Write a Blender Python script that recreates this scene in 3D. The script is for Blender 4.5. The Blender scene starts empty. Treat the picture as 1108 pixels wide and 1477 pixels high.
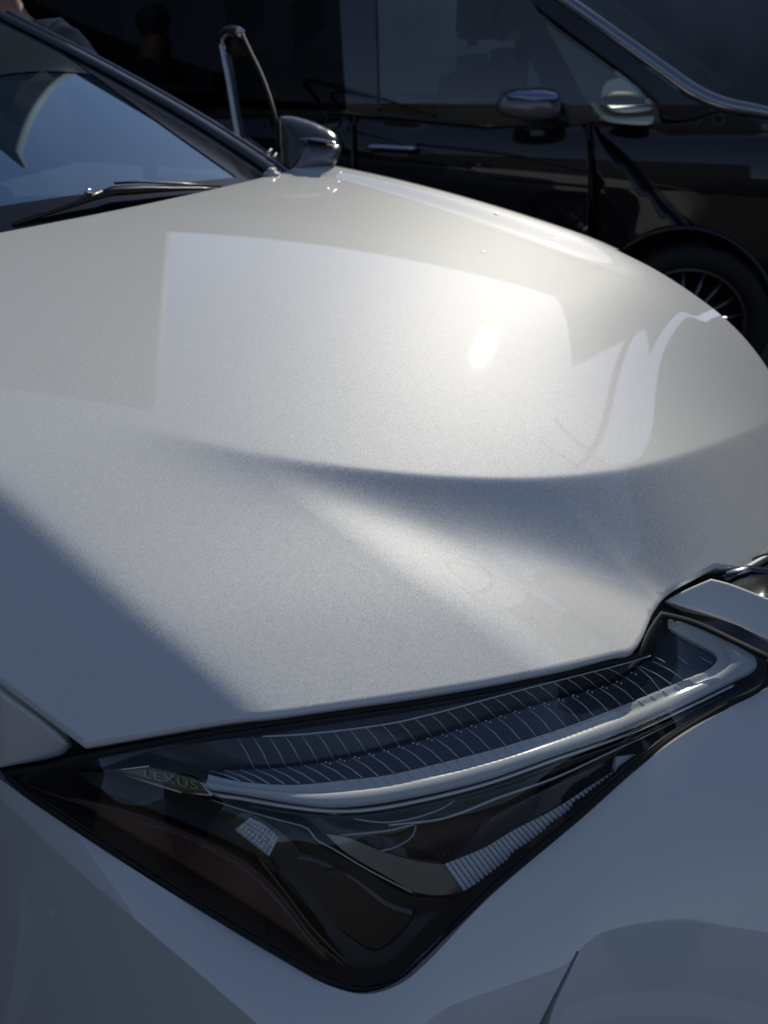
import bpy, bmesh, math, random
import numpy as np
from mathutils import Vector
from mathutils.geometry import delaunay_2d_cdt
R = math.radians
random.seed(7); RNG = np.random.default_rng(7)
SC = bpy.context.scene
COL = SC.collection

# ------------------------------------------------------------------ camera
PITCH, FPX, CAMH = R(33.0), 1100.0, 1.35
cam_d = bpy.data.cameras.new('camera'); cam = bpy.data.objects.new('camera', cam_d); COL.objects.link(cam)
cam.location = (0, 0, CAMH); cam.rotation_euler = (R(90) - PITCH, 0, 0)
cam_d.sensor_fit = 'VERTICAL'; cam_d.sensor_height = 36.0; cam_d.lens = FPX / 1477 * 36.0
cam_d.clip_start = 0.02; cam_d.clip_end = 2000
cam_d.dof.use_dof = True; cam_d.dof.focus_distance = 0.80; cam_d.dof.aperture_fstop = 6.5
SC.camera = cam

# ------------------------------------------------------------------ sky, sun, exposure
SUN_EL, SUN_AZ = 29.6, 17.4            # degrees; azimuth measured from +Y towards +X
w = bpy.data.worlds.new('World'); SC.world = w; w.use_nodes = True
nt = w.node_tree; bg = nt.nodes['Background']
sky = nt.nodes.new('ShaderNodeTexSky'); sky.sky_type = 'NISHITA'; sky.sun_disc = False
sky.sun_elevation = R(SUN_EL); sky.sun_rotation = R(SUN_AZ); sky.altitude = 50
sky.air_density = 1.0; sky.dust_density = 0.25; sky.ozone_density = 1.6
wb = nt.nodes.new('ShaderNodeMix'); wb.data_type = 'RGBA'; wb.blend_type = 'MULTIPLY'; wb.inputs['Factor'].default_value = 1.0
wb.inputs[7].default_value = (1.07, .945, .91, 1); nt.links.new(sky.outputs[0], wb.inputs[6]); nt.links.new(wb.outputs[2], bg.inputs[0]); bg.inputs[1].default_value = 0.11
sun_d = bpy.data.lights.new('sun', 'SUN'); sun_o = bpy.data.objects.new('sun', sun_d); COL.objects.link(sun_o)
sun_d.energy = 3.2; sun_d.angle = R(0.48); sun_d.color = (1.0, 0.95, 0.83)
sdir = Vector((math.sin(R(SUN_AZ)) * math.cos(R(SUN_EL)), math.cos(R(SUN_AZ)) * math.cos(R(SUN_EL)), math.sin(R(SUN_EL))))
sun_o.rotation_euler = sdir.to_track_quat('Z', 'Y').to_euler(); sun_o.location = (3, 8, 9)
SC.view_settings.view_transform = 'Standard'; SC.view_settings.look = 'None'
SC.view_settings.exposure = -0.2; SC.view_settings.gamma = 1.0
SC.cycles.max_bounces = 10; SC.cycles.transparent_max_bounces = 24; SC.cycles.glossy_bounces = 6
SC.cycles.sample_clamp_indirect = 6.0; SC.cycles.caustics_reflective = False; SC.cycles.caustics_refractive = False

# ------------------------------------------------------------------ geometry helpers
CT, ST = math.cos(PITCH), math.sin(PITCH)
A = R(-37.7)
FW = np.array([math.cos(A), math.sin(A)]); LF = np.array([-math.sin(A), math.cos(A)])   # the white car's forward / left
def ray(px, py):
    u = (np.asarray(px, float) - 554) / FPX; v = -(np.asarray(py, float) - 738.5) / FPX
    return np.stack([u, CT + v * ST, -ST + v * CT], -1)
def at(px, py, t):
    d = ray(px, py); return d * np.asarray(t)[..., None] + np.array([0, 0, CAMH])
def atz(px, py, z):
    d = ray(px, py); return d * ((z - CAMH) / d[..., 2])[..., None] + np.array([0, 0, CAMH])
def tz(px, py, z):
    return (z - CAMH) / ray(px, py)[..., 2]
def car(s, l, z):
    s = np.asarray(s, float); l = np.asarray(l, float)
    xy = s[..., None] * FW + l[..., None] * LF
    return np.concatenate([xy, np.broadcast_to(np.asarray(z, float), s.shape)[..., None]], -1)
def sl(P): return P[..., :2] @ FW, P[..., :2] @ LF
def softplus(x, r):
    x = np.asarray(x, float); return 0.5 * (x + np.sqrt(x * x + 4 * r * r)) 
def smin(a, b, k):
    h = np.clip(0.5 + 0.5 * (b - a) / k, 0, 1); return b * (1 - h) + a * h - k * h * (1 - h)
def sstep(a, b, x):
    t = np.clip((x - a) / (b - a), 0, 1); return t * t * (3 - 2 * t)
class TPS:
    def __init__(s, pts, vals, scale=1.0, reg=0.0):
        s.c = np.asarray(pts, float) / scale; s.sc = scale; n = len(s.c)
        K = s.k(s.c, s.c) + reg * np.eye(n); P = np.hstack([np.ones((n, 1)), s.c])
        M = np.zeros((n + 3, n + 3)); M[:n, :n] = K; M[:n, n:] = P; M[n:, :n] = P.T
        s.w = np.linalg.solve(M, np.concatenate([np.asarray(vals, float), np.zeros(3)]))
    def k(s, a, b):
        r2 = ((a[:, None] - b[None]) ** 2).sum(-1); return np.where(r2 > 1e-12, 0.5 * r2 * np.log(r2 + 1e-12), 0)
    def __call__(s, x, y):
        x = np.asarray(x, float); q = np.stack([x.ravel(), np.asarray(y, float).ravel()], -1) / s.sc
        out = np.empty(len(q))
        for i in range(0, len(q), 20000):
            c = q[i:i + 20000]; out[i:i + 20000] = s.k(c, s.c) @ s.w[:-3] + s.w[-3] + c @ s.w[-2:]
        return out.reshape(x.shape)
def spline(pts, step, closed=True):
    """Catmull-Rom through pts; a third value 1 marks a sharp corner."""
    n = len(pts); out = []
    P = [np.array(p[:2], float) for p in pts]; corner = [len(p) > 2 and p[2] for p in pts]
    m = n if closed else n - 1
    for i in range(m):
        j = (i + 1) % n; p1, p2 = P[i], P[j]
        p0 = P[i - 1] if (closed or i > 0) else p1 * 2 - p2
        p3 = P[(j + 1) % n] if (closed or j < n - 1) else p2 * 2 - p1
        if corner[i]: p0 = p1 * 2 - p2
        if corner[j]: p3 = p2 * 2 - p1
        L_ = np.linalg.norm(p2 - p1); k = max(1, int(round(L_ / step)))
        t0, t1 = 0, max(1e-6, np.linalg.norm(p1 - p0) ** .5); t2 = t1 + max(1e-6, L_ ** .5); t3 = t2 + max(1e-6, np.linalg.norm(p3 - p2) ** .5)
        for q in range(k):
            t = t1 + (t2 - t1) * q / k
            a1 = (t1 - t) / (t1 - t0) * p0 + (t - t0) / (t1 - t0) * p1
            a2 = (t2 - t) / (t2 - t1) * p1 + (t - t1) / (t2 - t1) * p2
            a3 = (t3 - t) / (t3 - t2) * p2 + (t - t2) / (t3 - t2) * p3
            b1 = (t2 - t) / (t2 - t0) * a1 + (t - t0) / (t2 - t0) * a2
            b2 = (t3 - t) / (t3 - t1) * a2 + (t - t1) / (t3 - t1) * a3
            out.append((t2 - t) / (t2 - t1) * b1 + (t - t1) / (t2 - t1) * b2)
    if not closed: out.append(P[-1])
    return np.array(out)
def polydist(q, poly):
    a = poly; b = np.roll(poly, -1, 0); ab = b - a; L2 = (ab ** 2).sum(-1) + 1e-18
    best = np.full(len(q), 1e9); inside = np.zeros(len(q), bool)
    for i in range(0, len(q), 4000):
        c = q[i:i + 4000]
        ap = c[:, None] - a[None]; t = np.clip((ap * ab).sum(-1) / L2, 0, 1)
        best[i:i + 4000] = np.sqrt(((ap - t[..., None] * ab) ** 2).sum(-1).min(1))
        y = c[:, 1:2]; cond = (a[None, :, 1] > y) != (b[None, :, 1] > y)
        den = np.where(np.abs(ab[:, 1]) < 1e-15, 1e-15, ab[:, 1])
        xi = a[None, :, 0] + (y - a[None, :, 1]) / den[None] * ab[None, :, 0]
        inside[i:i + 4000] = ((cond & (c[:, 0:1] < xi)).sum(1) % 2) == 1
    return best, inside

# ------------------------------------------------------------------ object helpers
ROOTS = {}
def thing(name, label, cat, loc, group=None):
    o = bpy.data.objects.new(name, None); COL.objects.link(o); o.location = loc
    o['label'] = label; o['category'] = cat
    if group: o['group'] = group
    ROOTS[o.name] = np.array(loc, float); o.empty_display_size = 0.1
    return o
def rootloc(p):
    while p.parent: p = p.parent
    return ROOTS.get(p.name, np.array(p.location))
def mesh(name, V, F, mat, parent=None, smooth=True, label=None, flip=False, normals=None, origin=None):
    V = np.asarray(V, float)
    if parent is not None: V = V - rootloc(parent)
    elif origin is not None: V = V - np.array(origin)
    me = bpy.data.meshes.new(name)
    F = [tuple(int(i) for i in f) for f in F]
    if flip: F = [f[::-1] for f in F]
    me.from_pydata([tuple(v) for v in V], [], F); me.update()
    if smooth: me.polygons.foreach_set('use_smooth', [True] * len(me.polygons))
    if normals is not None:
        cur = np.empty(len(V) * 3); me.vertices.foreach_get('normal', cur); cur = cur.reshape(-1, 3)
        ok = np.isfinite(normals[:, 0]); cur[ok] = normals[ok]
        me.normals_split_custom_set_from_vertices([tuple(n) for n in cur])
    me.materials.append(mat)
    o = bpy.data.objects.new(name, me); COL.objects.link(o)
    if parent is not None: o.parent = parent
    elif origin is not None: o.location = origin
    if label: o['label'] = label
    return o
def tag(o, label=None, cat=None, group=None, kind=None):
    for k, v in (('label', label), ('category', cat), ('group', group), ('kind', kind)):
        if v: o[k] = v
    return o
def patch(name, outline, M, mat, parent, step, rim=0.0, rim_d=0.0, thick=0.01, disp=None, extra=None, label=None,
          exact=False, toward=(0, 0, CAMH), back=None, holes=()):
    """A curved panel: outline in a 2-D domain, mapped by M to space; rolled rim and a turned-in edge of real thickness."""
    outline = np.asarray(outline, float)
    ar = 0.5 * np.sum(outline[:, 0] * np.roll(outline[:, 1], -1) - np.roll(outline[:, 0], -1) * outline[:, 1])
    if ar < 0: outline = outline[::-1]
    nb = len(outline); lo, hi = outline.min(0), outline.max(0)
    gx = np.arange(lo[0], hi[0], step); gy = np.arange(lo[1], hi[1], step * .87)
    X, Y = np.meshgrid(gx, gy); X = X + (np.arange(len(gy)) % 2)[:, None] * step * .5
    q = np.stack([X.ravel(), Y.ravel()], -1)
    rings = []
    if rim > 0:
        tg = np.roll(outline, -1, 0) - np.roll(outline, 1, 0); tg /= np.linalg.norm(tg, axis=1)[:, None] + 1e-12
        nn = np.stack([-tg[:, 1], tg[:, 0]], -1)
        for k in (0.12, 0.4, 1.0): rings.append((outline + nn * rim * k, rim * k))
    d, ins = polydist(q, outline); q = q[ins & (d > max(step * .45, rim * 1.0 + step * .4))]
    for rp, rk in rings:
        dd, ii = polydist(rp, outline); q = np.vstack([q, rp[ii & (dd > rk * .93)]])
    if extra is not None:
        dd, ii = polydist(extra, outline); q = np.vstack([q, extra[ii & (dd > max(step * .5, rim * 1.2))]])
    allq = np.vstack([outline, q])
    vs, es, fs, *_ = delaunay_2d_cdt([Vector(p) for p in allq], [(i, (i + 1) % nb) for i in range(nb)], [], 1, step * 1e-4)
    q = np.array([tuple(v) for v in vs]); Fc = [list(f) for f in fs]
    dist, _ = polydist(q, outline); dist[:nb] = 0
    P = M(q[:, 0], q[:, 1])
    e = step * .05
    du = M(q[:, 0] + e, q[:, 1]) - M(q[:, 0] - e, q[:, 1]); dv = M(q[:, 0], q[:, 1] + e) - M(q[:, 0], q[:, 1] - e)
    N = np.cross(du, dv); N /= np.linalg.norm(N, axis=1)[:, None] + 1e-20
    view = np.array(toward) - P
    sg = np.sign((N * view).sum(-1)); gs = 1 if np.median(sg) >= 0 else -1
    N *= gs
    if gs < 0: Fc = [f[::-1] for f in Fc]
    # make triangle winding agree with +domain orientation
    f0 = np.array([f[:3] for f in Fc]); a2 = np.cross(np.c_[q[f0[:, 1]] - q[f0[:, 0]], np.zeros(len(f0))], np.c_[q[f0[:, 2]] - q[f0[:, 0]], np.zeros(len(f0))])[:, 2]
    if np.median(a2) * gs < 0: Fc = [f[::-1] for f in Fc]
    if rim > 0 and rim_d > 0:
        x = np.clip(1 - dist / rim, 0, 1); P = P - N * (rim_d * (1 - np.sqrt(np.clip(1 - x * x, 0, 1))))[:, None]
    if disp is not None: P = P - N * disp(dist, q)[:, None]
    nv = len(P); V = P; F = Fc
    nrm = None
    if disp is None:
        nrm_f = N.copy()
        if rim > 0 and rim_d > 0:
            near = np.where(dist < rim * 1.01)[0]; qe = q[near]; h_ = rim * .05
            g1 = polydist(qe + (h_, 0), outline); g2 = polydist(qe - (h_, 0), outline); g3 = polydist(qe + (0, h_), outline); g4 = polydist(qe - (0, h_), outline)
            sd = lambda g: np.where(g[1], g[0], -g[0])
            gx1 = (sd(g1) - sd(g2)) / (2 * h_); gy1 = (sd(g3) - sd(g4)) / (2 * h_)
            lu = np.linalg.norm(du[near], axis=1) / (2 * e); lv = np.linalg.norm(dv[near], axis=1) / (2 * e)
            out = -(du[near] / (2 * e) * (gx1 / lu ** 2)[:, None] + dv[near] / (2 * e) * (gy1 / lv ** 2)[:, None]); out /= np.linalg.norm(out, axis=1)[:, None] + 1e-12
            xx = np.clip(1 - dist[near] / rim, 0, 1); W = rim * np.sqrt(lu * lv)
            slope = np.minimum(rim_d / W * xx / np.sqrt(np.clip(1 - xx * xx, .02, 1)), 5.0)
            nf = N[near] + out * slope[:, None]; nrm_f[near] = nf / np.linalg.norm(nf, axis=1)[:, None]
        nrm = nrm_f
    if thick > 0:
        cnt = {}
        for f in Fc:
            for i in range(len(f)):
                cnt[(f[i], f[(i + 1) % len(f)])] = 1
        bnd = [(a_, b_) for (a_, b_) in cnt if (b_, a_) not in cnt]
        ids = sorted({a_ for a_, _ in bnd} | {b_ for _, b_ in bnd}); m_ = len(ids)
        mp = {v: nv + i for i, v in enumerate(ids)}; mq = {v: nv + m_ + i for i, v in enumerate(ids)}
        V = np.vstack([P, P[ids], P[ids] - N[ids] * thick])
        F = Fc + [(mp[b_], mp[a_], mq[a_], mq[b_]) for a_, b_ in bnd]
        if nrm is not None: nrm = np.vstack([nrm, np.full((2 * m_, 3), np.nan)])
    return mesh(name, V, F, mat, parent, True, label, normals=nrm)
def pixmap(tf):
    return lambda x, y: at(x, y, tf(x, y))
def hcast(px, py, zf, t0=.45, t1=2.7):
    """ray / height-field intersection, zf(x,y)->z"""
    d = ray(px, py); ts = np.linspace(t0, t1, 120); sh = d.shape[:-1]; d = d.reshape(-1, 3)
    lo = np.full(len(d), t0); hi = np.full(len(d), t1); found = np.zeros(len(d), bool)
    for a_, b_ in zip(ts[:-1], ts[1:]):
        p = d * b_; below = (CAMH + p[:, 2]) < zf(p[:, 0], p[:, 1])
        new = below & ~found; lo[new] = a_; hi[new] = b_; found |= new
    for _ in range(26):
        m = .5 * (lo + hi); p = d * m[:, None]; below = (CAMH + p[:, 2]) < zf(p[:, 0], p[:, 1])
        hi = np.where(below, m, hi); lo = np.where(below, lo, m)
    return np.where(found, .5 * (lo + hi), np.nan).reshape(sh)
def tube(name, pts, rad, mat, parent=None, sides=8, label=None, closed=False, cap=True, origin=None, flat=1.0, upv=None):
    P = np.asarray(pts, float); n = len(P); rad = np.broadcast_to(np.asarray(rad, float), (n,))
    T = np.gradient(P, axis=0); T /= np.linalg.norm(T, axis=1)[:, None] + 1e-12
    ref = np.array(upv if upv is not None else (0, 0, 1.0))
    V = []; F = []
    for i in range(n):
        a_ = np.cross(T[i], ref)
        if np.linalg.norm(a_) < 1e-4: a_ = np.cross(T[i], (1.0, 0, 0))
        a_ /= np.linalg.norm(a_); b_ = np.cross(a_, T[i])
        for k in range(sides):
            th = 2 * math.pi * k / sides; V.append(P[i] + rad[i] * (math.cos(th) * a_ + math.sin(th) * b_ * flat))
    for i in range(n - 1):
        for k in range(sides):
            k2 = (k + 1) % sides; F.append((i * sides + k, i * sides + k2, (i + 1) * sides + k2, (i + 1) * sides + k))
    if cap: F.append(tuple(range(sides))[::-1]); F.append(tuple((n - 1) * sides + k for k in range(sides)))
    return mesh(name, V, F, mat, parent, True, label, flip=True, origin=origin)
def boxmesh(name, c, size, mat, parent=None, rot=0.0, bev=0.0, label=None, origin=None, axes=None):
    bm = bmesh.new(); bmesh.ops.create_cube(bm, size=1)
    for v in bm.verts: v.co = Vector((v.co.x * size[0], v.co.y * size[1], v.co.z * size[2]))
    if bev > 0: bmesh.ops.bevel(bm, geom=bm.edges[:], offset=bev, segments=3, affect='EDGES')
    V = np.array([tuple(v.co) for v in bm.verts]); bm.verts.index_update(); F = [[v.index for v in f.verts] for f in bm.faces]; bm.free()
    if axes is not None: V = V @ np.array(axes, float)
    else:
        c_, s_ = math.cos(rot), math.sin(rot); V = V @ np.array([[c_, s_, 0], [-s_, c_, 0], [0, 0, 1]])
    o = mesh(name, V + np.array(c), F, mat, parent, False, label, origin=origin)
    if bev > 0: o.data.polygons.foreach_set('use_smooth', [True] * len(o.data.polygons))
    return o
def grid_mesh(name, P, mat, parent=None, label=None, closed_u=False, flip=False, origin=None):
    n, m = P.shape[:2]; F = []
    for i in range(n if closed_u else n - 1):
        for j in range(m - 1):
            i2 = (i + 1) % n; F.append((i * m + j, i2 * m + j, i2 * m + j + 1, i * m + j + 1))
    return mesh(name, P.reshape(-1, 3), F, mat, parent, True, label, flip=flip, origin=origin)
def solid(name, outline, M, tin, mat, parent, step, bulge, back, label=None, power=.5):
    """A closed, rounded body from an outline: the face swells towards the viewer, the back the other way."""
    outline = np.asarray(outline, float)
    q0 = outline; lo, hi = q0.min(0), q0.max(0); nb = len(q0)
    X, Y = np.meshgrid(np.arange(lo[0], hi[0], step), np.arange(lo[1], hi[1], step * .87)); X = X + (np.arange(X.shape[0]) % 2)[:, None] * step * .5
    q = np.stack([X.ravel(), Y.ravel()], -1); d, ins = polydist(q, q0); q = q[ins & (d > step * .4)]
    vs, es, fs, *_ = delaunay_2d_cdt([Vector(p) for p in np.vstack([q0, q])], [(i, (i + 1) % nb) for i in range(nb)], [], 1, step * 1e-4)
    q = np.array([tuple(v) for v in vs]); d, _ = polydist(q, q0); d[:nb] = 0; h = (d / d.max()) ** power
    t = tin(q[:, 0], q[:, 1]) if callable(tin) else np.full(len(q), tin)
    Pf = at(q[:, 0], q[:, 1], t - bulge * h); Pb = at(q[:, 0], q[:, 1], t + 0.002 + back * h)
    n = len(q); Fc = [tuple(f) for f in fs]
    a0 = Pf[list(Fc[len(Fc) // 2])]; nn = np.cross(a0[1] - a0[0], a0[2] - a0[0])
    if (nn @ (np.array([0, 0, CAMH]) - a0[0])) < 0: Fc = [f[::-1] for f in Fc]
    cnt = {(f[i], f[(i + 1) % len(f)]) for f in Fc for i in range(len(f))}
    bnd = [(a_, b_) for (a_, b_) in cnt if (b_, a_) not in cnt]
    F = Fc + [tuple(i + n for i in f[::-1]) for f in Fc] + [(b_, a_, a_ + n, b_ + n) for a_, b_ in bnd]
    return mesh(name, np.vstack([Pf, Pb]), F, mat, parent, True, label)

# ------------------------------------------------------------------ materials
def newmat(name):
    m = bpy.data.materials.new(name); m.use_nodes = True; n = m.node_tree; b = n.nodes['Principled BSDF']; return m, n, b
def simple(name, col, rough=.5, metal=0.0, coat=0.0, noise=0.0, nscale=30.0, bump=0.0, bscale=400.0, spec=None, sheen=0.0, coat_r=.03):
    m, n, b = newmat(name)
    b.inputs['Base Color'].default_value = (*col, 1); b.inputs['Roughness'].default_value = rough; b.inputs['Metallic'].default_value = metal
    b.inputs['Coat Weight'].default_value = coat; b.inputs['Coat Roughness'].default_value = coat_r
    if spec is not None: b.inputs['Specular IOR Level'].default_value = spec
    if sheen: b.inputs['Sheen Weight'].default_value = sheen
    tc = n.nodes.new('ShaderNodeTexCoord')
    if noise > 0:
        t = n.nodes.new('ShaderNodeTexNoise'); t.inputs['Scale'].default_value = nscale; t.inputs['Detail'].default_value = 8
        n.links.new(tc.outputs['Object'], t.inputs['Vector'])
        r = n.nodes.new('ShaderNodeMapRange'); r.inputs['To Min'].default_value = 1 - noise; r.inputs['To Max'].default_value = 1 + noise
        r.inputs['From Min'].default_value = .3; r.inputs['From Max'].default_value = .7
        n.links.new(t.outputs['Fac'], r.inputs['Value'])
        mx = n.nodes.new('ShaderNodeMix'); mx.data_type = 'RGBA'; mx.blend_type = 'MULTIPLY'; mx.inputs['Factor'].default_value = 1
        mx.inputs[6].default_value = (*col, 1); n.links.new(r.outputs[0], mx.inputs[7]); n.links.new(mx.outputs[2], b.inputs['Base Color'])
        r2 = n.nodes.new('ShaderNodeMapRange'); r2.inputs['To Min'].default_value = rough * .8; r2.inputs['To Max'].default_value = min(1, rough * 1.25)
        n.links.new(t.outputs['Fac'], r2.inputs['Value']); n.links.new(r2.outputs[0], b.inputs['Roughness'])
    if bump > 0:
        t2 = n.nodes.new('ShaderNodeTexNoise'); t2.inputs['Scale'].default_value = bscale; t2.inputs['Detail'].default_value = 4
        n.links.new(tc.outputs['Object'], t2.inputs['Vector'])
        bp = n.nodes.new('ShaderNodeBump'); bp.inputs['Strength'].default_value = bump; bp.inputs['Distance'].default_value = .002
        n.links.new(t2.outputs['Fac'], bp.inputs['Height']); n.links.new(bp.outputs[0], b.inputs['Normal'])
    return m
def flake_paint(name, col, metal, rough, tilt, coat=1.0, fscale=2000.0, cior=1.9):
    """metallic lacquer: flakes are small cells, each lying at its own slight angle under a smooth clear coat"""
    m, n, b = newmat(name); L = n.links.new
    tc = n.nodes.new('ShaderNodeTexCoord')
    vo = n.nodes.new('ShaderNodeTexVoronoi'); vo.inputs['Scale'].default_value = fscale; L(tc.outputs['Object'], vo.inputs['Vector'])
    sub = n.nodes.new('ShaderNodeVectorMath'); sub.operation = 'SUBTRACT'; L(vo.outputs['Color'], sub.inputs[0]); sub.inputs[1].default_value = (.5, .5, .5)
    sc = n.nodes.new('ShaderNodeVectorMath'); sc.operation = 'SCALE'; L(sub.outputs[0], sc.inputs[0]); sc.inputs['Scale'].default_value = tilt
    geo = n.nodes.new('ShaderNodeNewGeometry')
    add = n.nodes.new('ShaderNodeVectorMath'); add.operation = 'ADD'; L(geo.outputs['Normal'], add.inputs[0]); L(sc.outputs[0], add.inputs[1])
    nm = n.nodes.new('ShaderNodeVectorMath'); nm.operation = 'NORMALIZE'; L(add.outputs[0], nm.inputs[0])
    L(nm.outputs[0], b.inputs['Normal'])
    b.inputs['Base Color'].default_value = (*col, 1); b.inputs['Metallic'].default_value = metal; b.inputs['Roughness'].default_value = rough
    b.inputs['Specular IOR Level'].default_value = .12; b.inputs['Coat Weight'].default_value = coat; b.inputs['Coat Roughness'].default_value = .012; b.inputs['Coat IOR'].default_value = cior
    # dust film: a little roughness variation in the coat
    t = n.nodes.new('ShaderNodeTexNoise'); t.inputs['Scale'].default_value = 6; t.inputs['Detail'].default_value = 9; t.inputs['Roughness'].default_value = .7
    L(tc.outputs['Object'], t.inputs['Vector'])
    r = n.nodes.new('ShaderNodeMapRange'); r.inputs['To Min'].default_value = .012; r.inputs['To Max'].default_value = .030; L(t.outputs['Fac'], r.inputs['Value']); L(r.outputs[0], b.inputs['Coat Roughness'])
    return m
def film_glass(name, tint, ior=1.5, rough=0.0, gloss=(1, 1, 1)):
    """thin pane: what is behind shows through its tint, the rest is mirrored by Fresnel"""
    m, n, b = newmat(name); L = n.links.new; n.nodes.remove(b)
    tr = n.nodes.new('ShaderNodeBsdfTransparent'); tr.inputs[0].default_value = (*tint, 1)
    gl = n.nodes.new('ShaderNodeBsdfGlossy'); gl.inputs['Roughness'].default_value = rough; gl.inputs['Color'].default_value = (*gloss, 1)
    fr = n.nodes.new('ShaderNodeFresnel'); fr.inputs['IOR'].default_value = ior
    geo = n.nodes.new('ShaderNodeNewGeometry')
    mx = n.nodes.new('ShaderNodeMixShader'); L(fr.outputs[0], mx.inputs[0]); L(tr.outputs[0], mx.inputs[1]); L(gl.outputs[0], mx.inputs[2])
    # back faces: plain tint, so that Fresnel is not taken inside out
    mb = n.nodes.new('ShaderNodeMixShader'); L(geo.outputs['Backfacing'], mb.inputs[0]); L(mx.outputs[0], mb.inputs[1]); L(tr.outputs[0], mb.inputs[2])
    L(mb.outputs[0], n.nodes['Material Output'].inputs['Surface'])
    return m
PAINT = flake_paint('silver_white_paint', (.75, .75, .73), .13, .56, .18)
BLACKP = simple('black_plastic', (.012, .012, .013), .35, noise=.2)
GLOSSK = simple('gloss_black', (.008, .008, .01), .18, coat=1.0)
RUBBER = simple('rubber', (.012, .012, .012), .75)
GAPK = simple('dark_cavity', (.006, .006, .006), .8)
LENS = film_glass('clear_lens', (.93, .94, .95), 1.5)
WSGLASS = film_glass('windscreen_glass', (.16, .20, .20), 4.5, gloss=(.60, .80, 1))
VGLASS = film_glass('van_glass', (.82, .86, .82), 1.75); PGLASS = film_glass('privacy_glass', (.10, .11, .11), 1.22)
CHROME = simple('chrome', (.78, .78, .80), .12, 1.0)
SATIN = simple('satin_metal', (.55, .55, .56), .28, 1.0)
GUIDE = simple('frosted_guide', (.66, .67, .64), .25, 0.0, coat=1.0)
GUIDE.node_tree.nodes['Principled BSDF'].inputs['Subsurface Weight'].default_value = .35
GUIDE.node_tree.nodes['Principled BSDF'].inputs['Subsurface Radius'].default_value = (.01, .01, .01)
FIN = simple('dark_reflector', (.030, .036, .05), .22, .4, coat=.5)
FINLOW = simple('dark_reflector_low', (.045, .055, .075), .22, .5, coat=.5)
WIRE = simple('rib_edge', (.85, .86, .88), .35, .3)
BROWN = simple('smoked_reflector', (.035, .029, .028), .3, .3, coat=.6)
AMBER = simple('amber_reflector', (.09, .026, .016), .3, 0.0, coat=.8, bump=.8, bscale=700)
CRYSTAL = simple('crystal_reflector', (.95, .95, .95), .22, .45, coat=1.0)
BADGE = simple('badge_plate', (.25, .24, .09), .3, .3)
BADGEL = simple('badge_letters', (.42, .41, .32), .35, .2)
VPAINT = flake_paint('van_paint', (.006, .006, .010), .2, .35, .06, cior=1.45)
WALLM = simple('charcoal_render', (.19, .215, .25), .85, noise=.25, nscale=2.5, bump=.3, bscale=120)
TYRE = simple('tyre', (.014, .014, .014), .8, bump=.4, bscale=200)
ALLOY = simple('dark_alloy', (.16, .16, .17), .3, .9)
CLOTHM = simple('navy_cloth', (.022, .022, .032), .9, sheen=1.0, bump=.5, bscale=900)
SKIN = simple('skin', (.42, .24, .17), .5, noise=.12, nscale=40, bump=.2, bscale=300)
SEATM = simple('seat_fabric', (.02, .02, .022), .8)
PALE = simple('pale_dash_trim', (.86, .88, .78), .4, coat=.3)  # pale dash top and ledge inside the van
DASHM = simple('dashboard', (.03, .034, .036), .7, bump=.4, bscale=500)
HAIR = simple('hair', (.01, .008, .007), .6)
#--SCENE--
# ------------------------------------------------------------------ the setting
def asphalt():
    m = simple('pale_concrete', (.14, .13, .115), .9, noise=.25, nscale=.9, bump=.6, bscale=90); return m
g = mesh('ground', [(-300, -300, 0), (300, -300, 0), (300, 300, 0), (-300, 300, 0)], [(0, 1, 2, 3)], asphalt(), smooth=False); g['kind'] = 'structure'

# ------------------------------------------------------------------ the white car: surfaces
S0, LC = -1.36, .86
def hood_sl(s, l):
    x = s - S0; m = l - LC
    z = 1.045 - .05 * x - .085 * x * x - np.where(m < 0, .05, .04) * m * m
    a = -.75 * m + .25 * (np.sqrt(m * m + .01) - .1); am = a
    sK = -.25 - .45 * am - 1.2 * a * a - 1.2 * a ** 3
    dK = -.45 - 2.4 * a - 3.6 * a * a
    dist = (s - sK) / np.sqrt(1 + dK * dK)
    fd = softplus(dist, .0022 + .014 * sstep(.26, .42, a))
    D = .03 + .035 * sstep(-.38, -.24, m) + .06 * sstep(-.27, -.12, m) + .25 * sstep(-.15, -.02, m)
    flank = .60 * (fd - softplus(fd - D, .021))
    rise = .0030 * sstep(0, .20, fd - D) * sstep(-.08, -.22, m)
    carve = softplus(flank - rise - .0004, .0008) * sstep(-.74, -.47, s)
    fe = (s + .388) * .79 - (l - .28) * .6                       # the lip above the headlamp
    z = z - carve * (1 - .6 * sstep(.0, .5, m)) - .09 * softplus(fe + .06, .02) * sstep(-.10, -.25, m)
    e = .28 - l; z = z - .50 * softplus(e, .006) - 1.2 * np.maximum(e, 0) ** 2
    e2 = l - (2 * LC - .28); z = z - .07 * softplus(e2, .006) - 3.0 * np.maximum(e2 - .13, 0) ** 2 + (.021 * sstep(0, .12, e2)) * sstep(-.40, -.72, s) - .7 * np.maximum(s + .55, 0) ** 2 * sstep(.75, 1.5, l)
    return z
def hood_xy(x, y):
    return hood_sl(x * FW[0] + y * FW[1], x * LF[0] + y * LF[1])
hoodM = lambda s, l: car(s, l, hood_sl(s, l))
def hood_t(px, py): return hcast(px, py, hood_xy)
def px_to_sl(pts):
    p = np.asarray(pts, float); t = hood_t(p[:, 0], p[:, 1]); P = at(p[:, 0], p[:, 1], t); s, l = sl(P); return np.c_[s, l]

CARROOT = thing('white_car', 'pearl white car with its bonnet and right headlamp close to the camera', 'car', (-1.55, 2.0, 0))
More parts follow.
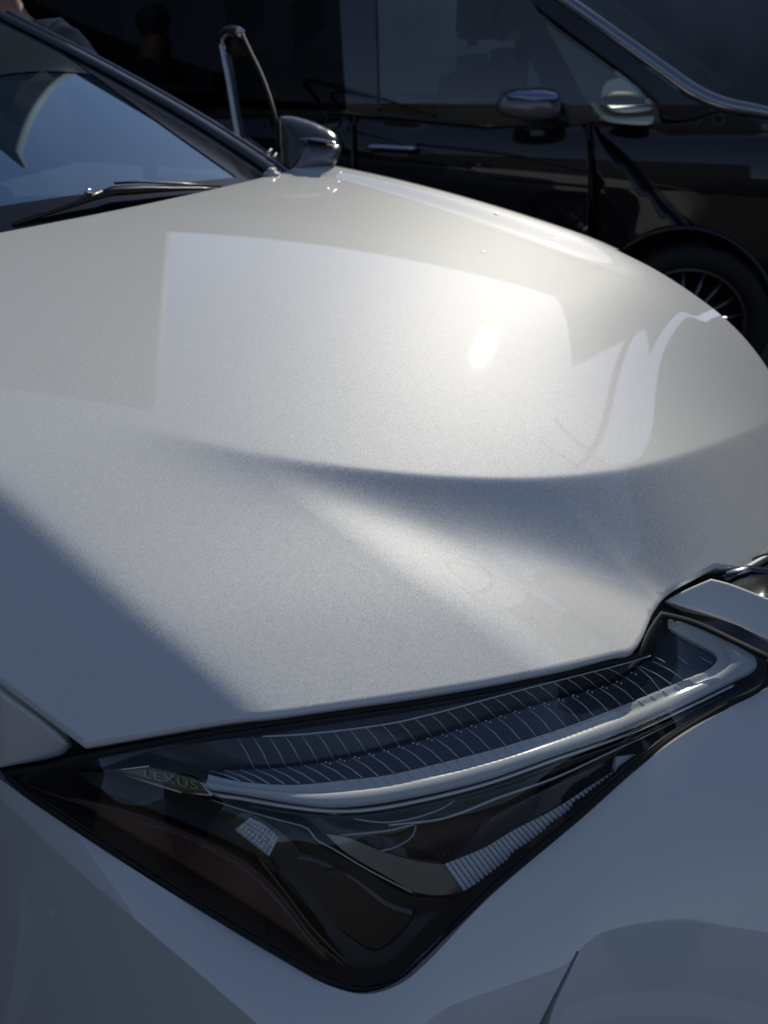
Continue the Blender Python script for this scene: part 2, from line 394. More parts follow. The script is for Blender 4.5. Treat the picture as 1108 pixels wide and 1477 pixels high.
# hood outline: near edge and front edge traced on the surface, the rest in the car's own coordinates
near = spline([(-130,890),(0,990),(120,1080,1)], 14, False)
front = spline([(120,1080,1),(330,1043),(620,1000),(760,975),(885,945),(915,938),(928,920),(945,882),(962,860),(1010,832),(1060,806),(1108,776)], 10, False)
n_sl = px_to_sl(near); f_sl = px_to_sl(front)
print('front', f_sl[::12].round(3), 'near', n_sl.round(3)[::8])
HO = [tuple(p) for p in n_sl[1:]] + [tuple(p) for p in f_sl[1:] if p[1] < LC - .01]
FARF = spline([(-.085,.92),(-.09,1.1),(-.13,1.3),(-.20,1.44),(-.32,1.54),(-.50,1.58),(-.8,1.575),(-1.1,1.565),(-1.44,1.55)], .02, False)
HO = HO + [tuple(p) for p in FARF]
cow = [(-1.335 - .26 * m * m, LC + m) for m in np.linspace(.66, -.68, 40)]
HO = np.array(HO + cow + [(-1.1, .165), (-.85, .165)])
# resample long edges
def resample(P, step):
    out = []
    for i in range(len(P)):
        a_, b_ = P[i], P[(i + 1) % len(P)]; k = max(1, int(np.linalg.norm(b_ - a_) / step))
        out += [a_ + (b_ - a_) * j / k for j in range(k)]
    return np.array(out)
HO = resample(HO, .008)
aa = np.linspace(-.48, .35, 420); a_ = -.75 * aa + .25 * (np.sqrt(aa * aa + .01) - .1); sk = -.25 - .45 * a_ - 1.2 * a_ ** 2 - 1.2 * a_ ** 3
ex = np.vstack([np.c_[sk + o, aa + LC] for o in (-.010, -.0065, -.004, -.002, 0, .002, .004, .0065, .010, .015)])
ll = np.linspace(-1.2, -.35, 200); ex = np.vstack([ex] + [np.c_[ll, np.full(200, .28 + o)] for o in (-.012, -.006, 0, .006, .012)])
hood = patch('hood', HO, hoodM, PAINT, CARROOT, .0085, rim=.006, rim_d=.004, thick=.018, extra=ex, exact=True)
# ------------------------------------------------------------------ the front of the white car: depth fields
def zc(px, py, z): return (px, py, float(tz(px, py, z)))
def edge_t(px, py, add):
    t = float(hood_t(np.array([px * 1.0]), np.array([py * 1.0]))[0]); return (px, py, t + add)
def column(x, z0, segs, dy=4.0):
    """walk down one picture column: segs = [(y0, y1, slope0, slope1)], returns {y: t}; z falls by the given slope in degrees"""
    out = []; z = z0; y = segs[0][0]; d = ray(x, y); T = -d[2] / math.hypot(d[0], d[1]); r = (CAMH - z) / T
    out.append((x, y, (z - CAMH) / d[2]))
    for y0, y1, s0, s1 in segs:
        n = max(2, int((y1 - y0) / dy))
        for i in range(1, n + 1):
            y = y0 + (y1 - y0) * i / n; k = math.tan(R(s0 + (s1 - s0) * i / n)); d = ray(x, y); T2 = -d[2] / math.hypot(d[0], d[1])
            z = (z - k * r + k * CAMH / T2) / (1 + k / T2); r = (CAMH - z) / T2; out.append((x, y, (z - CAMH) / d[2]))
    return out
def ztop(x, y, add=.007):
    t = float(hood_t(np.array([x * 1.]), np.array([y * 1.]))[0]); return float(CAMH + ray(x, y)[2] * t) - add
_cols = [  # x, hood edge y, guide lower y, lens lower y, shoulder y or None
 (130,1074,1108,1208,1273), (230,1058,1122,1270,1356), (330,1038,1148,1333,1440), (430,1024,1164,1393,1520), (530,1009,1164,1428,1520), (620,994,1147,1372,1500), (700,982,1126,1290,1500), (780,968,1098,1222,1500), (860,947,1072,1157,1500), (910,932,1052,1116,1500), (955,886,1034,1080,1500), (1010,900,1008,1040,1500)]
_lc, _bc = [], []
for x, yt, yg, yl, ye in _cols:
    z0 = {955: .803, 1010: .789}.get(x) or ztop(x, yt); sh = [(yt, yg, 20, 24), (yg, yg + 22, 45, 54), (yg + 22, max(yl, yg + 30), 56, 56)]
    if x < 300: sh = [(yt, yg, 38, 38), (yg, yl, 50, 52)]
    c = column(x, z0, sh); _lc += c[::max(1, len(c) // 7)] + [c[-1]]
    low = c[-1]; c2 = column(x, CAMH + ray(x, low[1])[2] * low[2], [(low[1], ye + (0 if x < 480 else 110), 33 if x < 480 else 31, 36 if x < 480 else 60)]); _bc += [low] + c2[6::max(1, len(c2) // 7)] + [c2[-1]]
ce = column(1095, .784, [(950, 975, 40, 40), (975, 1610, 31, 60)]); _lc += [ce[0], ce[5]]; _bc += ce[5::20]
cw_ = column(8, .772, [(1110, 1130, 50, 50), (1130, 1180, 44, 46)]); _lc += [cw_[0], cw_[4]]; _bc += [cw_[4], cw_[-1]]
cr_ = column(1350, .775, [(900, 1610, 31, 60)]); _bc += cr_[::40]
lensT = TPS([c[:2] for c in _lc], [c[2] for c in _lc], 300., reg=1.2e-2)
LENS_O = spline([(6,1116,1),(60,1108),(122,1092),(330,1052),(620,1009),(765,983),(890,952),(922,944,1),(940,908),(955,886,1),(1000,898),(1060,925),(1112,950,1),
                 (1104,985),(1040,1022),(950,1078),(830,1180),(700,1291),(610,1385),(575,1414),(530,1428),(480,1417),(400,1374),(300,1315),(200,1252),(100,1187),(40,1146)], 10)
lampM = lambda off: pixmap(lambda x, y: lensT(x, y) + off)
LAMP = patch('headlight', LENS_O, pixmap(lambda x, y: lensT(x, y) + .004), GAPK, CARROOT, 26, thick=0.0,
             disp=lambda d, q: .055 * sstep(0, 50, d))                 # the black bowl everything sits in
patch('clear_cover', LENS_O, lampM(-.002), LENS, LAMP, 16, rim=9, rim_d=.004, thick=.006)
# black seal round the lamp
def ring(name, outline, M, width, mat, parent, h=.004, closed=True):
    O = np.asarray(outline, float); tg = np.roll(O, -1, 0) - np.roll(O, 1, 0); tg /= np.linalg.norm(tg, axis=1)[:, None] + 1e-9
    ar = np.sum(O[:, 0] * np.roll(O[:, 1], -1) - np.roll(O[:, 0], -1) * O[:, 1]); nn = np.stack([-tg[:, 1], tg[:, 0]], -1) * (1 if ar > 0 else -1)
    prof = [(-.5, .0), (-.35, .8), (0, 1.), (.35, .8), (.5, 0)]
    rows = []
    for o_, hh in prof:
        q = O + nn * o_ * width; P = M(q[:, 0], q[:, 1]); v = np.array([0, 0, CAMH]) - P; v /= np.linalg.norm(v, axis=1)[:, None]; rows.append(P + v * h * hh)
    return grid_mesh(name, np.stack(rows, 1), mat, parent, closed_u=closed)
ring('lamp_seal', LENS_O, lampM(.0), 9, RUBBER, LAMP, .003)

# --- upper dark reflector with its fine upright ribs
Ul = spline([(215,1085),(330,1066),(450,1058),(560,1044),(615,1032),(756,994),(897,958),(938,946)], 12, False)
Ml = spline([(300,1112),(400,1108),(490,1096),(560,1081),(661,1053),(744,1026),(836,1000),(897,980),(932,952)], 12, False)
Gl = spline([(312,1116),(345,1126),(420,1131),(500,1124),(560,1118),(609,1106),(726,1076),(821,1046),(897,1017),(985,980),(1025,963)], 12, False)
def strip(name, a_, b_, Ma, Mb, mat, parent, n=80, k=8, thick=0):
    fa = np.linspace(0, 1, n)
    ia = lambda c: np.c_[np.interp(fa, np.linspace(0, 1, len(c)), c[:, 0]), np.interp(fa, np.linspace(0, 1, len(c)), c[:, 1])]
    qa, qb = ia(a_), ia(b_); rows = []
    for j in range(k):
        f = j / (k - 1); q = qa * (1 - f) + qb * f; rows.append(Ma(q[:, 0], q[:, 1]) * (1 - f) + Mb(q[:, 0], q[:, 1]) * f)
    return grid_mesh(name, np.stack(rows, 1), mat, parent, flip=True)
strip('upper_reflector', Ul, Ml, lampM(.010), lampM(.023), FIN, LAMP)
strip('lower_reflector', Ml, Gl, lampM(.0155), lampM(.0125), FINLOW, LAMP)
patch('corner_reflector', spline([(940,944,1),(956,903,1),(1000,926),(1030,942),(1034,950),(1022,964),(985,981),(935,1000,1)], 8), lampM(.0185), FINLOW, LAMP, 8, thick=0)
patch('top_garnish', spline([(122,1096,1),(330,1056),(620,1014),(765,988),(890,957),(922,948,1),(938,945,1),(897,957),(756,993),(615,1031),(450,1057),(330,1065),(215,1084),(130,1108)], 10), lampM(.008), GLOSSK, LAMP, 12, thick=.004)
patch('corner_garnish', spline([(918,944,1),(940,906),(953,888,1),(960,900,1),(942,946,1),(926,952,1)], 6), lampM(.008), GLOSSK, LAMP, 5, thick=.004)
cmap = lambda c, f: (float(np.interp(f, c[:, 0], c[:, 0])), float(np.interp(f, c[:, 0], c[:, 1])))
xl = 345.0; ribs = []
while xl < 1000:
    gy_ = np.interp(xl, Gl[:, 0], Gl[:, 1]); mx = xl - 30 - 12 * (1 - (xl - 340) / 660); my = np.interp(mx, Ml[:, 0], Ml[:, 1])
    if mx > Ml[-1, 0]: mx, my = xl - 45, gy_ - 26
    pa = np.array([(xl, gy_), ((xl + mx) / 2 + 2, (gy_ + my) / 2 - 1), (mx, my)])
    ribs.append((pa, .013, .0165))
    ux = mx - 27; uy = np.interp(ux, Ul[:, 0], Ul[:, 1])
    if mx < 925 and ux > 330: ribs.append((np.array([(mx - 2, my), ((mx + ux) / 2, (my + uy) / 2 - 1), (ux, uy)]), .0215, .0115))
    xl += 21.5 + 4 * math.sin((xl - 340) / 660 * 3.1) - 5.5 * (xl - 340) / 660
for a_, b_ in (((945,947),(994,975)), ((978,947),(1007,970)), ((1009,947),(1029,959))):
    ribs.append((np.array([a_, ((a_[0] + b_[0]) / 2, (a_[1] + b_[1]) / 2), b_]), .0175, .0175))
for pa, o1, o2 in ribs:
    P = at(pa[:, 0], pa[:, 1], lensT(pa[:, 0], pa[:, 1]) + np.array([o1, (o1 + o2) / 2, o2]) - .0012)
    tube('rib', P, .00045, WIRE, LAMP, sides=5)
# bright line along the top of the reflector and white beads imitating the stepped sun glints in its middle
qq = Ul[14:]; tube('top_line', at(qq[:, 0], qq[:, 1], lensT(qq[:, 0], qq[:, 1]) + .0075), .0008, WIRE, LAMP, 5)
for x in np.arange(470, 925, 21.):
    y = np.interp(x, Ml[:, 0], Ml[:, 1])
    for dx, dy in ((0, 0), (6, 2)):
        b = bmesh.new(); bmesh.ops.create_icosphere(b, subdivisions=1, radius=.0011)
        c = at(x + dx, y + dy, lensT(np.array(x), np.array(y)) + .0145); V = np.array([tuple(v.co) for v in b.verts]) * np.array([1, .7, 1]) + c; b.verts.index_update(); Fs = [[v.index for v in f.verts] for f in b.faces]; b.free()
        mesh('glint_bead', V, Fs, CRYSTAL, LAMP, smooth=False)

# --- the pale L-shaped light guide
GUp = [(300,1117,1),(345,1127),(420,1132),(500,1125),(560,1118),(609,1107),(726,1077),(821,1047),(897,1018),(985,981),(1024,964),(1035,951),(1030,942),(1000,925),(956,901,1)]
GLo = [(958,894,1),(1010,903),(1062,930),(1092,952),(1090,966),(1050,988),(1000,1012),(900,1056),(800,1091),(700,1126),(600,1150),(520,1163),(470,1165),(420,1159),(350,1147),(306,1140,1)]
def opendist(q, L_):
    a_, b_ = L_[:-1], L_[1:]; ab = b_ - a_; ap = q[:, None] - a_[None]; t = np.clip((ap * ab).sum(-1) / ((ab ** 2).sum(-1) + 1e-12), 0, 1)
    return np.sqrt(((ap - t[..., None] * ab) ** 2).sum(-1).min(1))
_gu = spline([p[:2] for p in GUp], 8, False); _gl = spline([p[:2] for p in GLo], 8, False)
def guide_disp(d, q):                      # a low translucent ledge above, a raised rounded bar below it
    du_, dl_ = opendist(q, _gu), opendist(q, _gl); f = du_ / (du_ + dl_ + 1e-6)
    h = .0012 * sstep(.0, .06, f) + .0018 * sstep(.34, .40, f) + .0042 * np.sqrt(np.clip(1 - ((f - .70) / .31) ** 2, 0, 1)) * sstep(.36, .42, f)
    return -h + .004 * sstep(.97, 1.0, f)
patch('light_guide', spline(GUp + GLo, 6), lampM(.0125), GUIDE, LAMP, 3.2, thick=.010, disp=guide_disp)
# notches along the upper edge of the guide
for i, x in enumerate(np.arange(500, 1000, 17.5)):
    y = np.interp(x, Gl[:, 0], Gl[:, 1])
    P = at(np.array([x, x + 9]), np.array([y + 3, y + 9.]), lensT(np.array([x, x + 9]), np.array([y + 3, y + 9.])) + .0115)
    tube('guide_tooth', P, .0011, GUIDE, LAMP, 6)
# chrome lip beneath the guide
cl = spline([(292,1126),(304,1143),(350,1152),(420,1164),(480,1170),(530,1168),(600,1156),(700,1131),(800,1096),(900,1061),(1000,1017),(1060,988)], 10, False)
tube('chrome_lip', at(cl[:, 0], cl[:, 1], lensT(cl[:, 0], cl[:, 1]) + .013), .0019, CHROME, LAMP, 8)
cl2 = cl + np.array([0, 8.]); tube('trim_line', at(cl2[8:, 0], cl2[8:, 1], lensT(cl2[8:, 0], cl2[8:, 1]) + .017), .0017, GLOSSK, LAMP, 8)
cl3 = spline([(560,1190),(640,1180),(720,1150),(800,1122),(880,1085),(950,1052),(1030,1012)], 10, False)
tube('trim_line', at(cl3[:, 0], cl3[:, 1], lensT(cl3[:, 0], cl3[:, 1]) + .020), .0016, SATIN, LAMP, 8)

# --- lower smoked reflector with the ribbed metal strip
BR = [(300,1146,1),(420,1172),(500,1176),(600,1164),(720,1138),(830,1096),(940,1052),(1060,995),(1085,990),(960,1068),(932,1088),(860,1140),(760,1213),(668,1280),(640,1291),(600,1287),(560,1265),(500,1230),(470,1205),(440,1180),(380,1165)]
patch('smoked_bowl', spline(BR, 10), lampM(.020), BROWN, LAMP, 9, thick=.02, disp=lambda d, q: .014 * sstep(0, 40, d))
SU = spline([(934,1088),(905,1101),(860,1128),(800,1167),(740,1198),(700,1222),(640,1247)], 4, False)
SL = spline([(940,1087),(912,1112),(868,1146),(812,1190),(757,1229),(714,1258),(668,1286)], 4, False)
n = 150; fa = np.linspace(0, 1, n)
su = np.c_[np.interp(fa, np.linspace(0, 1, len(SU)), SU[:, 0]), np.interp(fa, np.linspace(0, 1, len(SU)), SU[:, 1])]
sl_ = np.c_[np.interp(fa, np.linspace(0, 1, len(SL)), SL[:, 0]), np.interp(fa, np.linspace(0, 1, len(SL)), SL[:, 1])]
NR = 46; FINM = simple('bright_fin', (.80, .82, .86), .42, .25)
for i in range(NR):
    f0, f1 = i / NR, (i + .86) / NR; rows = []
    for j, (ff, hh) in enumerate(((f0, .0), (f0 * .7 + f1 * .3, .9), (f0 * .35 + f1 * .65, 1.), (f1, .0))):
        a_ = np.array([np.interp(ff, fa, su[:, 0]), np.interp(ff, fa, su[:, 1])]); b_ = np.array([np.interp(ff, fa, sl_[:, 0]), np.interp(ff, fa, sl_[:, 1])])
        k = np.linspace(0, 1, 5)[:, None]; q = a_ * (1 - k) + b_ * k; rows.append(at(q[:, 0], q[:, 1], lensT(q[:, 0], q[:, 1]) + .0155 - .0016 * hh))
    grid_mesh('reflector_fin', np.stack(rows, 0), FINM, LAMP, flip=False)
BLADE = spline([(640,1247,1),(668,1286,1),(640,1291),(600,1287),(560,1265),(500,1230),(470,1203,1),(500,1208),(545,1226),(600,1242)], 8)
patch('reflector_blade', BLADE, lampM(.0165), simple('smoked_metal', (.30, .285, .27), .25, .75), LAMP, 8, thick=.006)
tip = spline([(890,1092,1),(935,1086,1),(912,1100),(886,1112,1)], 6); patch('reflector_tip', tip, lampM(.0145), FINM, LAMP, 6, thick=.003)
for cc in ([(300,1152),(350,1168),(400,1182),(445,1196),(455,1210),(480,1224),(530,1254),(600,1290)], [(490,1205),(560,1198),(600,1191),(596,1205),(570,1222),(545,1228)], [(470,1172),(560,1186),(640,1165),(660,1150)]):
    c = spline(cc, 10, False); tube('bezel_edge', at(c[:, 0], c[:, 1], lensT(c[:, 0], c[:, 1]) + .0175), .0009, SATIN, LAMP, 5)
# --- black bezel, projector pocket, crystal, amber side reflector
BZ = [(110,1112,1),(200,1120),(290,1150),(360,1172),(430,1195),(455,1215),(520,1252),(590,1292),(650,1300),(600,1372),(560,1402),(525,1410),(495,1380),(455,1320),(420,1275),(370,1235),(310,1205),(220,1168),(140,1135)]
patch('bezel', spline(BZ, 10), lampM(.018), BLACKP, LAMP, 10, thick=.012, disp=lambda d, q: .006 * sstep(0, 45, d))
patch('sensor_window', spline([(395,1262,1),(425,1232),(500,1255),(560,1300),(600,1318),(545,1375),(500,1352),(440,1310)], 8), lampM(.0195), GLOSSK, LAMP, 10, thick=.003, rim=8, rim_d=.003)
patch('clip_window', spline([(470,1258,1),(485,1252,1),(500,1262,1),(490,1270,1)], 5), lampM(.0175), BROWN, LAMP, 4, thick=.002)
patch('crystal_frame', spline([(330,1186,1),(352,1172),(375,1180),(432,1228),(428,1240),(395,1258,1),(360,1228)], 6), lampM(.0165), GLOSSK, LAMP, 6, thick=.004)
# cut facets of the small crystal
fx = np.array([(338,1197),(361,1179)], float); gx_ = np.array([(388,1236),(402,1208)], float)
for i in range(9):
    for j in range(5):
        def P2(u, v):
            a_ = fx[0] * (1 - u) + gx_[0] * u; b_ = fx[1] * (1 - u) + gx_[1] * u; b_ = b_ + np.array([3 * math.sin(u * 3.1), -3 * math.sin(u * 3.1)]); return a_ * (1 - v) + b_ * v
        q = np.array([P2((i + a_) / 9, (j + b_) / 5) for a_, b_ in ((0.04, .04), (.96, .04), (.96, .96), (.04, .96), (.5, .5))])
        off = np.array([0, 0, 0, 0, -.0011 - .0008 * RNG.random()]) + RNG.normal(0, .00025, 5)
        mesh('crystal_facet', at(q[:, 0], q[:, 1], lensT(q[:, 0], q[:, 1]) + .0155 + off), [(0, 4, 1), (1, 4, 2), (2, 4, 3), (3, 4, 0)], CRYSTAL, LAMP, smooth=False)
AM = [(90,1148,1),(170,1166),(240,1190),(330,1232),(380,1268),(415,1305),(450,1350),(478,1388),(470,1392),(420,1352),(340,1300),(250,1245),(160,1192)]
patch('amber_reflector', spline(AM, 10), lampM(.010), AMBER, LAMP, 8, thick=.008, rim=10, rim_d=.004)
for cc in ([(10,1120),(60,1140),(140,1166),(230,1190),(320,1226),(375,1262),(412,1300),(450,1352),(500,1396)], [(375,1240),(410,1285),(450,1338),(505,1394)]):
    c = spline(cc, 10, False); tube('amber_rim', at(c[:, 0], c[:, 1], lensT(c[:, 0], c[:, 1]) + .0065), .0011, simple('amber_edge', (.10, .06, .045), .3, .5), LAMP, 6)
# --- badge
patch('badge_plate', spline([(152,1110,1),(214,1106,1),(284,1124,1),(304,1146,1),(262,1142),(205,1128)], 6), lampM(.009), BADGE, LAMP, 6, thick=.003, rim=4, rim_d=.0015)
for a_, b_, m_ in (((150, 1113), (215, 1105), CHROME), ((160, 1112), (262, 1143), SATIN), ((262, 1143), (306, 1147), SATIN), ((283, 1122), (306, 1147), CHROME)):
    P = at(np.array([a_[0], b_[0]]), np.array([a_[1], b_[1]]), lensT(np.array([a_[0], b_[0]]), np.array([a_[1], b_[1]])) + .0065); tube('badge_edge', P, .0010, m_, LAMP, 6)
def text_on(string, p0, p1, height_px, off, mat, parent, shear=0.0, tf=None, name='lettering'):
    cu = bpy.data.curves.new('lettering', 'FONT'); cu.body = string; cu.size = 1; cu.extrude = .03; cu.offset = .012; cu.space_character = 1.12; cu.resolution_u = 3
    o = bpy.data.objects.new('tmp', cu); COL.objects.link(o); dg = bpy.context.evaluated_depsgraph_get(); me = o.evaluated_get(dg).to_mesh()
    V = np.array([tuple(v.co) for v in me.vertices]); Fs = [tuple(p.vertices) for p in me.polygons]; o.evaluated_get(dg).to_mesh_clear(); bpy.data.objects.remove(o)
    wd = V[:, 0].max() - V[:, 0].min(); p0 = np.array(p0, float); p1 = np.array(p1, float); ax = p1 - p0
    x = (V[:, 0] - V[:, 0].min()) / wd; hgt = V[:, 1].max(); y = V[:, 1] / hgt
    q = p0 + x[:, None] * ax - y[:, None] * np.array([shear, 1.0]) * height_px
    return mesh(name, at(q[:, 0], q[:, 1], (tf or lensT)(q[:, 0], q[:, 1]) + off - V[:, 2] * .02), Fs, mat, parent, smooth=False)
text_on('LEXUS', (209, 1121), (286, 1139), 12, .0072, BADGEL, LAMP, shear=.12)

# ------------------------------------------------------------------ bumper, fender, grille
class Poly:
    """smooth least-squares surface (no ripples, so that mirrored edges stay clean)"""
    def __init__(s, pts, vals, deg):
        s.ex = [(i, j) for i in range(deg + 1) for j in range(deg + 1 - i)]; P = (np.asarray(pts, float) - (550, 1250)) / (600, 250)
        s.c = np.linalg.lstsq(np.stack([P[:, 0] ** i * P[:, 1] ** j for i, j in s.ex], -1), np.asarray(vals, float), rcond=1e-6)[0]
    def __call__(s, x, y):
        X = (np.asarray(x, float) - 550) / 600; Y = (np.asarray(y, float) - 1250) / 250
        X = np.clip(X, -1.15, 1.45); return sum(c * X ** i * Y ** j for c, (i, j) in zip(s.c, s.ex))
_pl = Poly([c[:2] for c in _bc if c[0] < 625], [c[2] for c in _bc if c[0] < 625], 3); _pr = Poly([c[:2] for c in _bc if c[0] > 425], [c[2] for c in _bc if c[0] > 425], 3)
def bumpT0(x, y):
    f = sstep(420, 650, np.asarray(x, float)); return _pl(x, y) * (1 - f) + _pr(x, y) * f + .0015
print('bump fit', max(abs(float(bumpT0(c[0], c[1])) - c[2]) for c in _bc))
def bumpT(x, y):
    t = bumpT0(x, y)
    # the air-curtain crease: right of this line the skin lies a little deeper
    yy = np.clip((np.asarray(y, float) - 1150) / 220, -.2, 1.5); xc = 905 - 70 * yy
    dx = np.asarray(x, float) - xc; return t + .000034 * softplus(dx, 5) * sstep(-.05, .8, yy)
LOW = [(p[0], p[1]) for p in LENS_O]
lens_low = spline([(1122,985),(1050,1022),(955,1081),(835,1184),(704,1296),(614,1390),(578,1419),(530,1434),(478,1423),(397,1379),(297,1319),(196,1256),(96,1191),(36,1150),(0,1124)], 12, False)
CR = spline([(-14,1136),(0,1150),(100,1245),(200,1330),(300,1415),(375,1480),(450,1546)], 14, False)   # the sharp shoulder line
bo = [(1122,985,1)] + [tuple(p) for p in lens_low[1:-1]] + [(0, 1124, 1)] + [(*CR[0], 1)] + [tuple(p) for p in CR[1:-1]] + [(*CR[-1], 1), (740, 1560, 1), (777, 1478, 1), (832, 1372, 1), (836, 1372, 1), (800, 1450), (765, 1560, 1), (1420, 1560, 1), (1420, 900, 1), (1250, 930)]
def densify(pts, step):
    P = np.array([p[:2] for p in pts], float); out = []
    for i in range(len(P)):
        a_, b_ = P[i], P[(i + 1) % len(P)]; k = max(1, int(np.linalg.norm(b_ - a_) / step)); out += [a_ + (b_ - a_) * j / k for j in range(k)]
    return np.array(out)
patch('bumper', densify(bo, 12), pixmap(bumpT), PAINT, CARROOT, 11, thick=.03)
patch('bumper_slit', densify([(833,1366),(842,1372),(812,1450),(775,1565),(730,1565),(775,1478)], 12), pixmap(lambda x, y: bumpT0(x, y) + .022), GAPK, CARROOT, 12, thick=0)
# corner panel below the shoulder line: falls away steeply
CRr = CR
def sideT(x, y):
    x = np.asarray(x, float); y = np.asarray(y, float)
    yc = np.interp(x, CRr[:, 0], CRr[:, 1]); yc = np.where(x < CRr[0, 0], CRr[0, 1] + (x - CRr[0, 0]) * .95, yc); t0 = bumpT0(x, yc)
    h = np.maximum(y - yc, 0)
    d = ray(x, yc); P0 = d * t0[..., None]; dd = ray(x, y)
    # plane through the shoulder point, leaning SL degrees from the vertical, facing the camera side
    lean = R(71); nh = np.array([-.25, -.97]) ; nh = nh / np.linalg.norm(nh); nrm = np.array([nh[0] * math.sin(lean), nh[1] * math.sin(lean), math.cos(lean)])
    return (P0 @ nrm) / (dd @ nrm)
so = [(-14, 1138)] + [tuple(p) for p in CR[1:]] + [(450, 1560), (-150, 1560), (-150, 1015)]
patch('front_fender', densify(so, 14), pixmap(sideT), PAINT, CARROOT, 14, thick=.02)
# fender top behind the lamp tip
_fc = [zc(0, 1000, .846), zc(90, 1068, .808), zc(0, 1105, .768), zc(90, 1092, .786), zc(-200, 850, .90), zc(-200, 1020, .79)]
fenT = TPS([c[:2] for c in _fc], [c[2] for c in _fc], 300., reg=4.0)
patch('fender_top', spline([(-70,939,1),(0,998),(60,1042),(92,1070),(99,1080),(90,1090),(0,1109),(-70,1121,1)], 10), pixmap(fenT), PAINT, CARROOT, 8, rim=7, rim_d=.003, thick=.02)
# dark structure under the shut lines
und = lambda x, y: np.where(np.asarray(x) < 0, 0, 0) + lensT(x, y) + .05
gapo = densify([(-260,840),(0,985),(125,1062),(330,1020),(620,975),(890,915),(940,850),(1000,815),(1110,745),(1400,600),(1400,1010),(1100,1000),(960,930),(600,1040),(130,1115),(0,1130),(-260,1200)], 20)
_gc = [edge_t(125, 1070, .035), edge_t(620, 992, .035), edge_t(905, 932, .035), edge_t(950, 862, .035), edge_t(1090, 790, .04), zc(0, 990, .815), zc(-200, 850, .86), zc(0, 1120, .74), zc(600, 1040, .76), zc(1100, 960, .74), zc(1300, 700, .82), zc(1300, 950, .70)]
gapT = TPS([c[:2] for c in _gc], [c[2] for c in _gc], 300., reg=3e-3)
patch('inner_panel', gapo, pixmap(gapT), GAPK, CARROOT, 24, thick=0)
# silver plate at the head of the grille
_tc = [edge_t(960, 862, .008), edge_t(1024, 828, .010), zc(1108, 858, .826), zc(1108, 925, .765), zc(1000, 884, .782), zc(1300, 935, .80), zc(1300, 1010, .765)]
trT = TPS([c[:2] for c in _tc], [c[2] for c in _tc], 300., reg=6.0)
patch('grille_plate', spline([(958,867,1),(975,857),(1000,845),(1026,834,1),(1050,840),(1108,862),(1300,938,1),(1310,1012,1),(1108,922),(1040,892)], 7), pixmap(trT), PAINT, CARROOT, 6, rim=5, rim_d=.002, thick=.02)
_gr = [edge_t(1030, 822, .035), edge_t(1100, 786, .035), zc(1108, 960, .745), zc(1400, 640, .80), zc(1400, 1000, .72), zc(1108, 850, .79)]
grT = TPS([c[:2] for c in _gr], [c[2] for c in _gr], 300., reg=1e-3)
GR = patch('grille', densify([(1000,838),(1108,775),(1400,590),(1420,900),(1250,935),(1108,948),(960,885)], 16), pixmap(grT), GLOSSK, CARROOT, 16, thick=.02)
for k in range(7):
    a_ = np.array([(1044 + 46 * k, 836 - 26 * k), (1078 + 46 * k, 818 - 26 * k + 4), (1150 + 60 * k, 830 - 22 * k)], float)
    tube('grille_bar', at(a_[:, 0], a_[:, 1], grT(a_[:, 0], a_[:, 1]) - .008), .006, GLOSSK, GR, 6)
bl = np.array([(1050, 829), (1075, 822), (1108, 803), (1180, 762)], float); tube('grille_blade', at(bl[:, 0], bl[:, 1], grT(bl[:, 0], bl[:, 1]) - .014), .006, SATIN, GR, 8, flat=.5)

# ------------------------------------------------------------------ bodywork that continues outside the picture
def skirt(name, row, zs, inset, mat, parent, flip=False):
    P = np.array(row); n = np.zeros_like(P); c = car(np.array(-1.2), np.array(LC), 0.5); d = c - P; d[:, 2] = 0; d /= np.linalg.norm(d, axis=1)[:, None]
    rows = [P] + [np.c_[(P + d * i_)[:, :2], np.full(len(P), z)] for z, i_ in zip(zs, inset)]
    return grid_mesh(name, np.stack(rows, 1), mat, parent, flip=flip)
bx = np.linspace(450, 1420, 40); br = at(bx, np.full(40, 1559.), bumpT(bx, np.full(40, 1559.)))
sx_ = np.linspace(-150, 450, 24); sr = at(sx_, np.full(24, 1559.), sideT(sx_, np.full(24, 1559.)))
skirt('lower_bumper', np.vstack([sr, br[1:]]), (.40, .30, .20), (.01, .03, .10), PAINT, CARROOT)
ns_ = np.linspace(-1.48, -.585, 40); NFp = []
for s_ in ns_:
    zt = float(hood_sl(np.array(s_), np.array(.17))) - .008; arch_ = .335 + math.sqrt(max(0, .39 ** 2 - (s_ + .98) ** 2)); zl = max(.26, arch_ if abs(s_ + .98) < .385 else 0)
    sec = [(.160, zt), (.135, zt - .012), (.10, zt - .05), (.05, zt - .12), (.0, zt - .20), (-.035, zt - .29), (-.05, .55), (-.05, .40), (-.04, .26)]
    NFp.append([np.append(s_ * FW + l_ * LF, max(z_, zl)) for l_, z_ in sec])
grid_mesh('front_fender', np.array(NFp), PAINT, CARROOT)
fl_ = np.concatenate([np.linspace(.80, 1.60, 24), np.full(8, 1.66)]); fs2 = np.concatenate([-.02 - .80 * np.maximum(0, np.linspace(.80, 1.60, 24) - .98) ** 2, np.linspace(-.38, -.66, 8)])
FB = np.array([[np.append((s_ + o_) * FW + l_ * LF, z_) for z_, o_ in ((.765, -.05), (.74, .0), (.62, .05), (.48, .09), (.36, .08), (.20, -.02))] for s_, l_ in zip(fs2, fl_)]); grid_mesh('front_bumper', FB, PAINT, CARROOT)
gq = np.array([[np.append(-.15 * FW + l_ * LF, z_) for z_ in np.linspace(.25, .74, 6)] for l_ in np.linspace(.45, 1.27, 12)]); grid_mesh('grille_backing', gq, GAPK, CARROOT)
